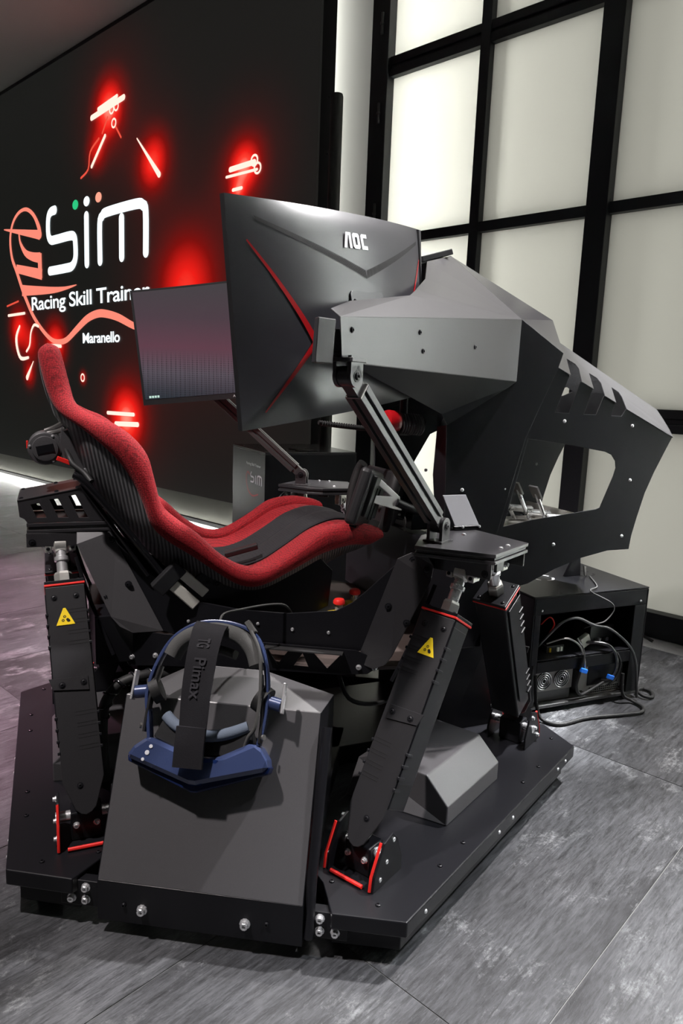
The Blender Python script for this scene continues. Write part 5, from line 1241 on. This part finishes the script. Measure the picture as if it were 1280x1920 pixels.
# perforated bracket beyond the rear leg
KB = thing('support_bracket', 'black bracket with triangular holes behind the rear leg', 'bracket', (-0.50, 0.15, 0.115))
MB().prism([[(-0.60, 0.1155), (-0.40, 0.1155), (-0.42, 0.27), (-0.45, 0.30), (-0.485, 0.40), (-0.55, 0.42), (-0.535, 0.30), (-0.58, 0.25)], [(-0.513, 0.385), (-0.492, 0.375), (-0.51, 0.345)], [(-0.478, 0.300), (-0.465, 0.278), (-0.487, 0.278)]], V((0, 0.15, 0)), XA, UP, 0.006, V((0, -1, 0))).make('bracket_plate', COAT2, KB, bevel=0.001)
MB().abox(-0.575, -0.47, 0.12, 0.25, 0.421, 0.433).make('bracket_shelf', COAT, KB, bevel=0.001)

# ------------------------------------------------------------------ computer cabinet in front of the base
PCX0, PCX1, PCY0, PCY1, PCH = 0.925, 1.462, -0.02, 0.425, 0.453
PC = thing('equipment_cabinet', 'low black open equipment cabinet with computer parts and cables beside the window', 'cabinet', ((PCX0 + PCX1) / 2, 0.2, 0))
def pbox(nm, x0, x1, y0, y1, z0, z1, m=COAT2, bv=0.002, par=PC, lab=None):
    return MB().abox(x0, x1, y0, y1, z0, z1).make(nm, m, par, bevel=bv, label=lab)
tp = pbox('top_panel', PCX0, PCX1, PCY0, PCY1, PCH - 0.006, PCH, COAT2)
pbox('side_panel', PCX0, PCX0 + 0.006, PCY0, PCY1, 0.02, PCH - 0.007)
pbox('side_panel', PCX1 - 0.006, PCX1, PCY0, PCY1, 0.02, PCH - 0.007)
pbox('back_panel', PCX0 + 0.007, PCX1 - 0.007, PCY1 - 0.006, PCY1, 0.02, PCH - 0.007)
pbox('bottom_panel', PCX0 + 0.007, PCX1 - 0.007, PCY0, PCY1 - 0.007, 0.02, 0.032, ALU)
pbox('shelf', PCX0 + 0.007, PCX1 - 0.007, PCY0 + 0.004, PCY1 - 0.007, 0.205, 0.211, COAT2)
pbox('header', PCX0 + 0.007, PCX1 - 0.007, PCY0, PCY0 + 0.004, 0.385, PCH - 0.007)
pbox('front_post', PCX0 + 0.007, PCX0 + 0.035, PCY0, PCY0 + 0.004, 0.033, 0.384)
pbox('front_post', PCX1 - 0.062, PCX1 - 0.007, PCY0, PCY0 + 0.004, 0.033, 0.384)
pbox('shelf_lip', PCX0 + 0.036, PCX1 - 0.063, PCY0 + 0.0, PCY0 + 0.004, 0.16, 0.204)
for x in (PCX0 + 0.04, PCX1 - 0.04):
    for y in (PCY0 + 0.04, PCY1 - 0.04): MB().cyl((x, y, 0), (x, y, 0.02), 0.018, n=16).make('foot', RUB, PC, 40)
for x, z in ((0.962, 0.40), (1.425, 0.40)): bolt(PC, (x, PCY0, z), (0, -1, 0), 0.005, 'dome')
for cx, cy in ((1.13, 0.20), (1.345, 0.215)):
    for k in range(3):
        ring = [(0.055 - 0.0 * k) * 1 for _ in range(1)]
        a0 = 2 * PI * k / 3 + 0.3
        arc = [V((cx + 0.046 * math.cos(a0 + t * 0.17), cy + 0.046 * math.sin(a0 + t * 0.17), PCH + 0.0008)) for t in range(10)]
        arc2 = [V((cx + 0.036 * math.cos(a0 + t * 0.17), cy + 0.036 * math.sin(a0 + t * 0.17), PCH + 0.0008)) for t in range(10)]
        g = MB(); g.grid([arc, arc2]); g.f = [tuple(reversed(f)) for f in g.f]; g.make('air_vent', LOGO if cx < 1.2 else BLACKINK, tp)
# power supply with two fans
PS = thing('power_supply', 'grey power supply with two round fans inside the low cabinet', 'power supply', (1.06, 0.06, 0.032))
MB().abox(0.968, 1.15, 0.004, 0.15, 0.075, 0.157).make('case', ALU2, PS, bevel=0.002)
MB().abox(0.97, 1.148, 0.01, 0.15, 0.0325, 0.074).make('lower_case', ALU, PS, bevel=0.002)
for x, z in ((1.017, 0.117), (1.098, 0.118)):
    for r in (0.033, 0.025, 0.017, 0.009):
        MB().tube([(x + r * math.cos(t * PI / 12), 0.0005, z + r * math.sin(t * PI / 12)) for t in range(25)], 0.0016, 6, 0).make('fan_guard_ring', STEEL, PS, 50)
    MB().cyl((x, 0.0036, z), (x, 0.001, z), 0.035, n=28).make('fan_well', BLACKINK, PS, 40)
    for k in range(7):
        a = 2 * PI * k / 7; MB().facet([(x + 0.006 * math.cos(a), 0.0006, z + 0.006 * math.sin(a)), (x + 0.031 * math.cos(a + 0.25), 0.0006, z + 0.031 * math.sin(a + 0.25)), (x + 0.031 * math.cos(a + 0.75), 0.0008, z + 0.031 * math.sin(a + 0.75)), (x + 0.006 * math.cos(a + 0.6), 0.0008, z + 0.006 * math.sin(a + 0.6))], 0.0005, (0, -1, 0)).make('fan_blade', ALU, PS)
# computer tower rear panel
CT = thing('computer_case', 'grey computer case rear with perforated grille inside the low cabinet', 'computer', (1.31, 0.1, 0.032))
MB().abox(1.205, 1.40, 0.006, 0.36, 0.0325, 0.158).make('case', ALU2, CT, bevel=0.002)
MB().abox(1.225, 1.375, 0.004, 0.0065, 0.070, 0.148).make('port_recess', COAT2, CT, bevel=0.004)
for i in range(15):
    for j in range(3):
        MB().abox(1.238 + i * 0.0098, 1.2445 + i * 0.0098, 0.0046, 0.0066, 0.038 + j * 0.0085, 0.0435 + j * 0.0085).make('grille_hole', BLACKINK, CT)
for x, z in ((1.21, 0.045), (1.388, 0.148), (1.388, 0.045)): bolt(CT, (x, 0.006, z), (0, -1, 0), 0.004)
b = MB(); b.abox(1.17, 1.20, -0.004, 0.05, 0.06, 0.14); b.make('side_fin', ALU2, CT, bevel=0.001)
# power box on the shelf
PB = thing('junction_box', 'small dark power unit with coloured wires on the cabinet shelf', 'electronics', (1.34, 0.1, 0.211))
MB().abox(1.27, 1.385, 0.06, 0.16, 0.2115, 0.285).make('box', ALU, PB, bevel=0.002)
for k in range(5): MB().abox(1.29 + k * 0.018, 1.302 + k * 0.018, 0.052, 0.0595, 0.222, 0.236).make('terminal', STEEL if k % 2 else PLAST, PB)
b = MB(); b.box((1.215, 0.03, 0.245), V((0.018, 0, 0.010)), V((0, 0.01, 0)), V((-0.008, 0, 0.018))); b.make('paper_tag', WHITEP, PB)
MB().abox(1.04, 1.12, 0.03, 0.10, 0.2115, 0.24).make('relay', PLAST, PB, bevel=0.002)
for x in (1.085, 1.10): MB().abox(x, x + 0.009, 0.024, 0.0295, 0.217, 0.233).make('relay_socket', WHITEP, PB)
MB().abox(1.05, 1.056, 0.024, 0.0295, 0.217, 0.233).make('relay_socket', YEL, PB)
# cables
def cable(label, pts, r, m, n=5):
    p0 = min((V(p) for p in pts), key=lambda p: p.z)
    t = MB().tube(pts, r, 8, n).make('cable', m, None, 60)
    return tag(t, label, 'cable')
cable('thin grey wire running from the cabinet top down into its open bay', [(1.33, 0.16, PCH + 0.004), (1.25, 0.03, PCH + 0.004), (1.163, -0.032, 0.462), (1.258, -0.04, 0.413), (1.275, -0.04, 0.38), (1.242, -0.038, 0.342), (1.205, -0.03, 0.331), (1.20, 0.02, 0.30)], 0.0026, FOAM)
cable('grey cable arching across the cabinet opening and down its right post', [(0.99, 0.02, 0.25), (1.01, -0.03, 0.325), (1.054, -0.036, 0.359), (1.115, -0.036, 0.364), (1.193, -0.036, 0.33), (1.272, -0.036, 0.308), (1.373, -0.034, 0.234), (1.418, -0.034, 0.164), (1.436, -0.034, 0.074), (1.44, -0.04, 0.012)], 0.005, ALU)
cable('bundle cable hanging in a loop in front of the computer case', [(1.21, 0.03, 0.24), (1.28, -0.02, 0.24), (1.325, -0.028, 0.19), (1.328, -0.028, 0.13), (1.31, -0.02, 0.10), (1.29, 0.0, 0.09)], 0.006, ALU)
cable('second dark cable loop beside the bundle in the cabinet', [(1.23, 0.03, 0.245), (1.30, -0.022, 0.225), (1.345, -0.03, 0.17), (1.335, -0.028, 0.10), (1.30, -0.02, 0.075)], 0.0045, RUB)
cable('vertical black cable bundle hanging between fans and computer case', [(1.15, 0.0, 0.27), (1.165, -0.028, 0.22), (1.155, -0.028, 0.15), (1.15, -0.022, 0.09), (1.18, -0.015, 0.05), (1.23, -0.012, 0.06), (1.29, -0.012, 0.085)], 0.006, RUB)
cable('black cable with bright sleeve draped over the shelf edge', [(1.02, 0.01, 0.26), (1.08, -0.02, 0.285), (1.14, -0.026, 0.255), (1.168, -0.03, 0.20), (1.176, -0.03, 0.16)], 0.0035, ALU2)
cable('short red wire loop at the back of the cabinet bay', [(1.06, 0.10, 0.30), (1.09, 0.09, 0.33), (1.115, 0.09, 0.30), (1.10, 0.10, 0.255)], 0.003, REDT)
cable('black power cable looping over the floor in front of the cabinet', [(0.95, -0.03, 0.16), (0.952, -0.045, 0.06), (0.957, -0.075, 0.012), (0.998, -0.125, 0.009), (1.13, -0.115, 0.009), (1.262, -0.133, 0.009), (1.358, -0.141, 0.009), (1.40, -0.11, 0.009), (1.40, -0.055, 0.012), (1.36, -0.045, 0.04), (1.36, -0.035, 0.12)], 0.0065, RUB)
cable('coiled black cable on the floor at the right end of the cabinet', [(1.475, 0.03, 0.10), (1.48, 0.02, 0.012), (1.53, 0.03, 0.009), (1.545, -0.01, 0.009), (1.51, -0.05, 0.009), (1.475, -0.04, 0.014), (1.48, 0.0, 0.02), (1.52, 0.01, 0.02)], 0.007, RUB)
cable('thin cable lying along the skirting board', [(2.06, 0.62, 0.006), (2.06, 0.55, 0.006), (2.04, 0.46, 0.006)], 0.005, RUB)
for k in range(3):
    cable(['black cable descending between front leg and cabinet, outermost', 'black cable descending between front leg and cabinet, middle', 'black cable descending between front leg and cabinet, innermost'][k], [(0.93 - 0.01 * k, -0.035 - 0.012 * k, 0.20), (0.915 - 0.012 * k, -0.05 - 0.012 * k, 0.13), (0.88 - 0.014 * k, -0.075 - 0.012 * k, 0.07), (0.845 - 0.014 * k, -0.10 - 0.012 * k, 0.022)], 0.005, RUB)
for x, y, z in ((1.165, -0.036, 0.155), (1.30, -0.034, 0.112)):
    b = MB(); b.box((x, y, z), V((0.014, 0, -0.005)), V((0, 0.006, 0)), V((0.003, 0, 0.008)))
    o = b.make('plug', CYAN, None, bevel=0.002); tag(o, 'blue plug on the cables left of the computer case' if x < 1.2 else 'blue plug hanging before the computer case grille', 'plug', 'blue plugs in the cabinet')
cable('black cable running under the cradle to the front leg', [(0.03, -0.36, 0.43), (0.05, -0.40, 0.36), (0.12, -0.42, 0.345), (0.2, -0.42, 0.37), (0.27, -0.43, 0.43)], 0.006, RUB)
# phone-like stand on the cabinet
ST = thing('sensor_stand', 'small black wedge stand on top of the low cabinet', 'stand', (1.30, 0.20, PCH))
MB().prism([(-0.05, 0), (0.03, 0), (0.02, 0.09), (-0.005, 0.09)], V((1.28, 0.19, PCH + 0.0005)), V((1, 0, 0)), UP, 0.012, V((0, -1, 0))).make('wedge', COAT2, ST, bevel=0.002)
b = MB(); b.box((1.318, 0.176, PCH + 0.022), V((0.006, 0, -0.002)), V((0, 0.003, 0)), V((-0.004, 0, 0.020))); b.make('sensor', ALU2, ST, bevel=0.001)

# ------------------------------------------------------------------ black cabinet behind the seat with logo
p1, p2, p3 = room(-3.487, 2.77, 0), room(-2.94, 2.56, 0), room(-2.733, 3.082, 0); p4 = p1 + p3 - p2
FC = thing('display_cabinet', 'tall black cabinet with white logo print standing behind the seat', 'cabinet', (p1 + p3) / 2)
cen = (p1 + p3) / 2
def wall_(a, b_, nm):
    n = (b_ - a).cross(UP).normalized(); n = n if n.dot((a + b_) / 2 - cen) > 0 else -n
    return MB().facet([a, b_, b_ + V((0, 0, 0.785)), a + V((0, 0, 0.785))], 0.015, n).make(nm, COAT2, FC, bevel=0.002)
wall_(p1, p2, 'front_panel'); wall_(p2, p3, 'side_panel'); wall_(p3, p4, 'back_panel'); wall_(p4, p1, 'side_panel')
MB().facet([p + V((0, 0, 0.80)) for p in (p1, p2, p3, p4)], 0.0145, UP).make('top_panel', mat('satin_top', (0.03, 0.03, 0.032), 0.25, 0, 0.5, 0.05, 200, 0.08), FC, bevel=0.002)
fx_ = (p2 - p1).normalized(); fn = (p2 - p1).cross(UP).normalized(); fn = fn if fn.dot((p1 + p2) / 2 - cen) > 0 else -fn
lettering('lettering', 'Racing Skill Trainer', p1 + fx_ * 0.27 + V((0, 0, 0.70)) + fn * 0.001, fx_, UP, 0.02, 0.25, LOGO, FC, 0.0006, 1.0, 0.01)
LG = emis('print_white', (0.6, 0.6, 0.6), 0.0); 
lo_ = p1 + fx_ * 0.36 + V((0, 0, 0.60)) + fn * 0.0016
def lg(path, w_, m_): ribbon(path, w_, lo_, fx_, UP, 3).make('logo_print', m_, FC)
lg([(0.0, 0.065), (-0.012, 0.05), (0.0, 0.04), (0.035, 0.04), (0.045, 0.028), (0.035, 0.012), (-0.01, 0.01)], 0.010, LOGO)
lg([(0.075, 0.05), (0.075, 0.008)], 0.010, LOGO)
lg([(0.105, 0.008), (0.105, 0.045), (0.12, 0.055), (0.16, 0.055), (0.175, 0.045), (0.175, 0.008)], 0.010, LOGO)
lg([(0.14, 0.045), (0.14, 0.008)], 0.010, LOGO)
lg([(-0.03, 0.05), (-0.07, 0.06), (-0.09, 0.02), (-0.06, -0.04), (0.02, -0.07), (0.12, -0.05)], 0.008, mat('dark_red_print', (0.35, 0.02, 0.02), 0.5, 0, 0.4, 0, 1, 0.05))
for k in range(2):
    b = MB(); b.box((p2 + p3) / 2 + (cen - (p2 + p3) / 2) * (0.3 + 0.35 * k) + V((0, 0, 0.803)), (p3 - p2) * 0.1, (p1 - p2) * 0.06, UP * 0.003); b.make('vent_plate', BLACKINK, FC, bevel=0.001)
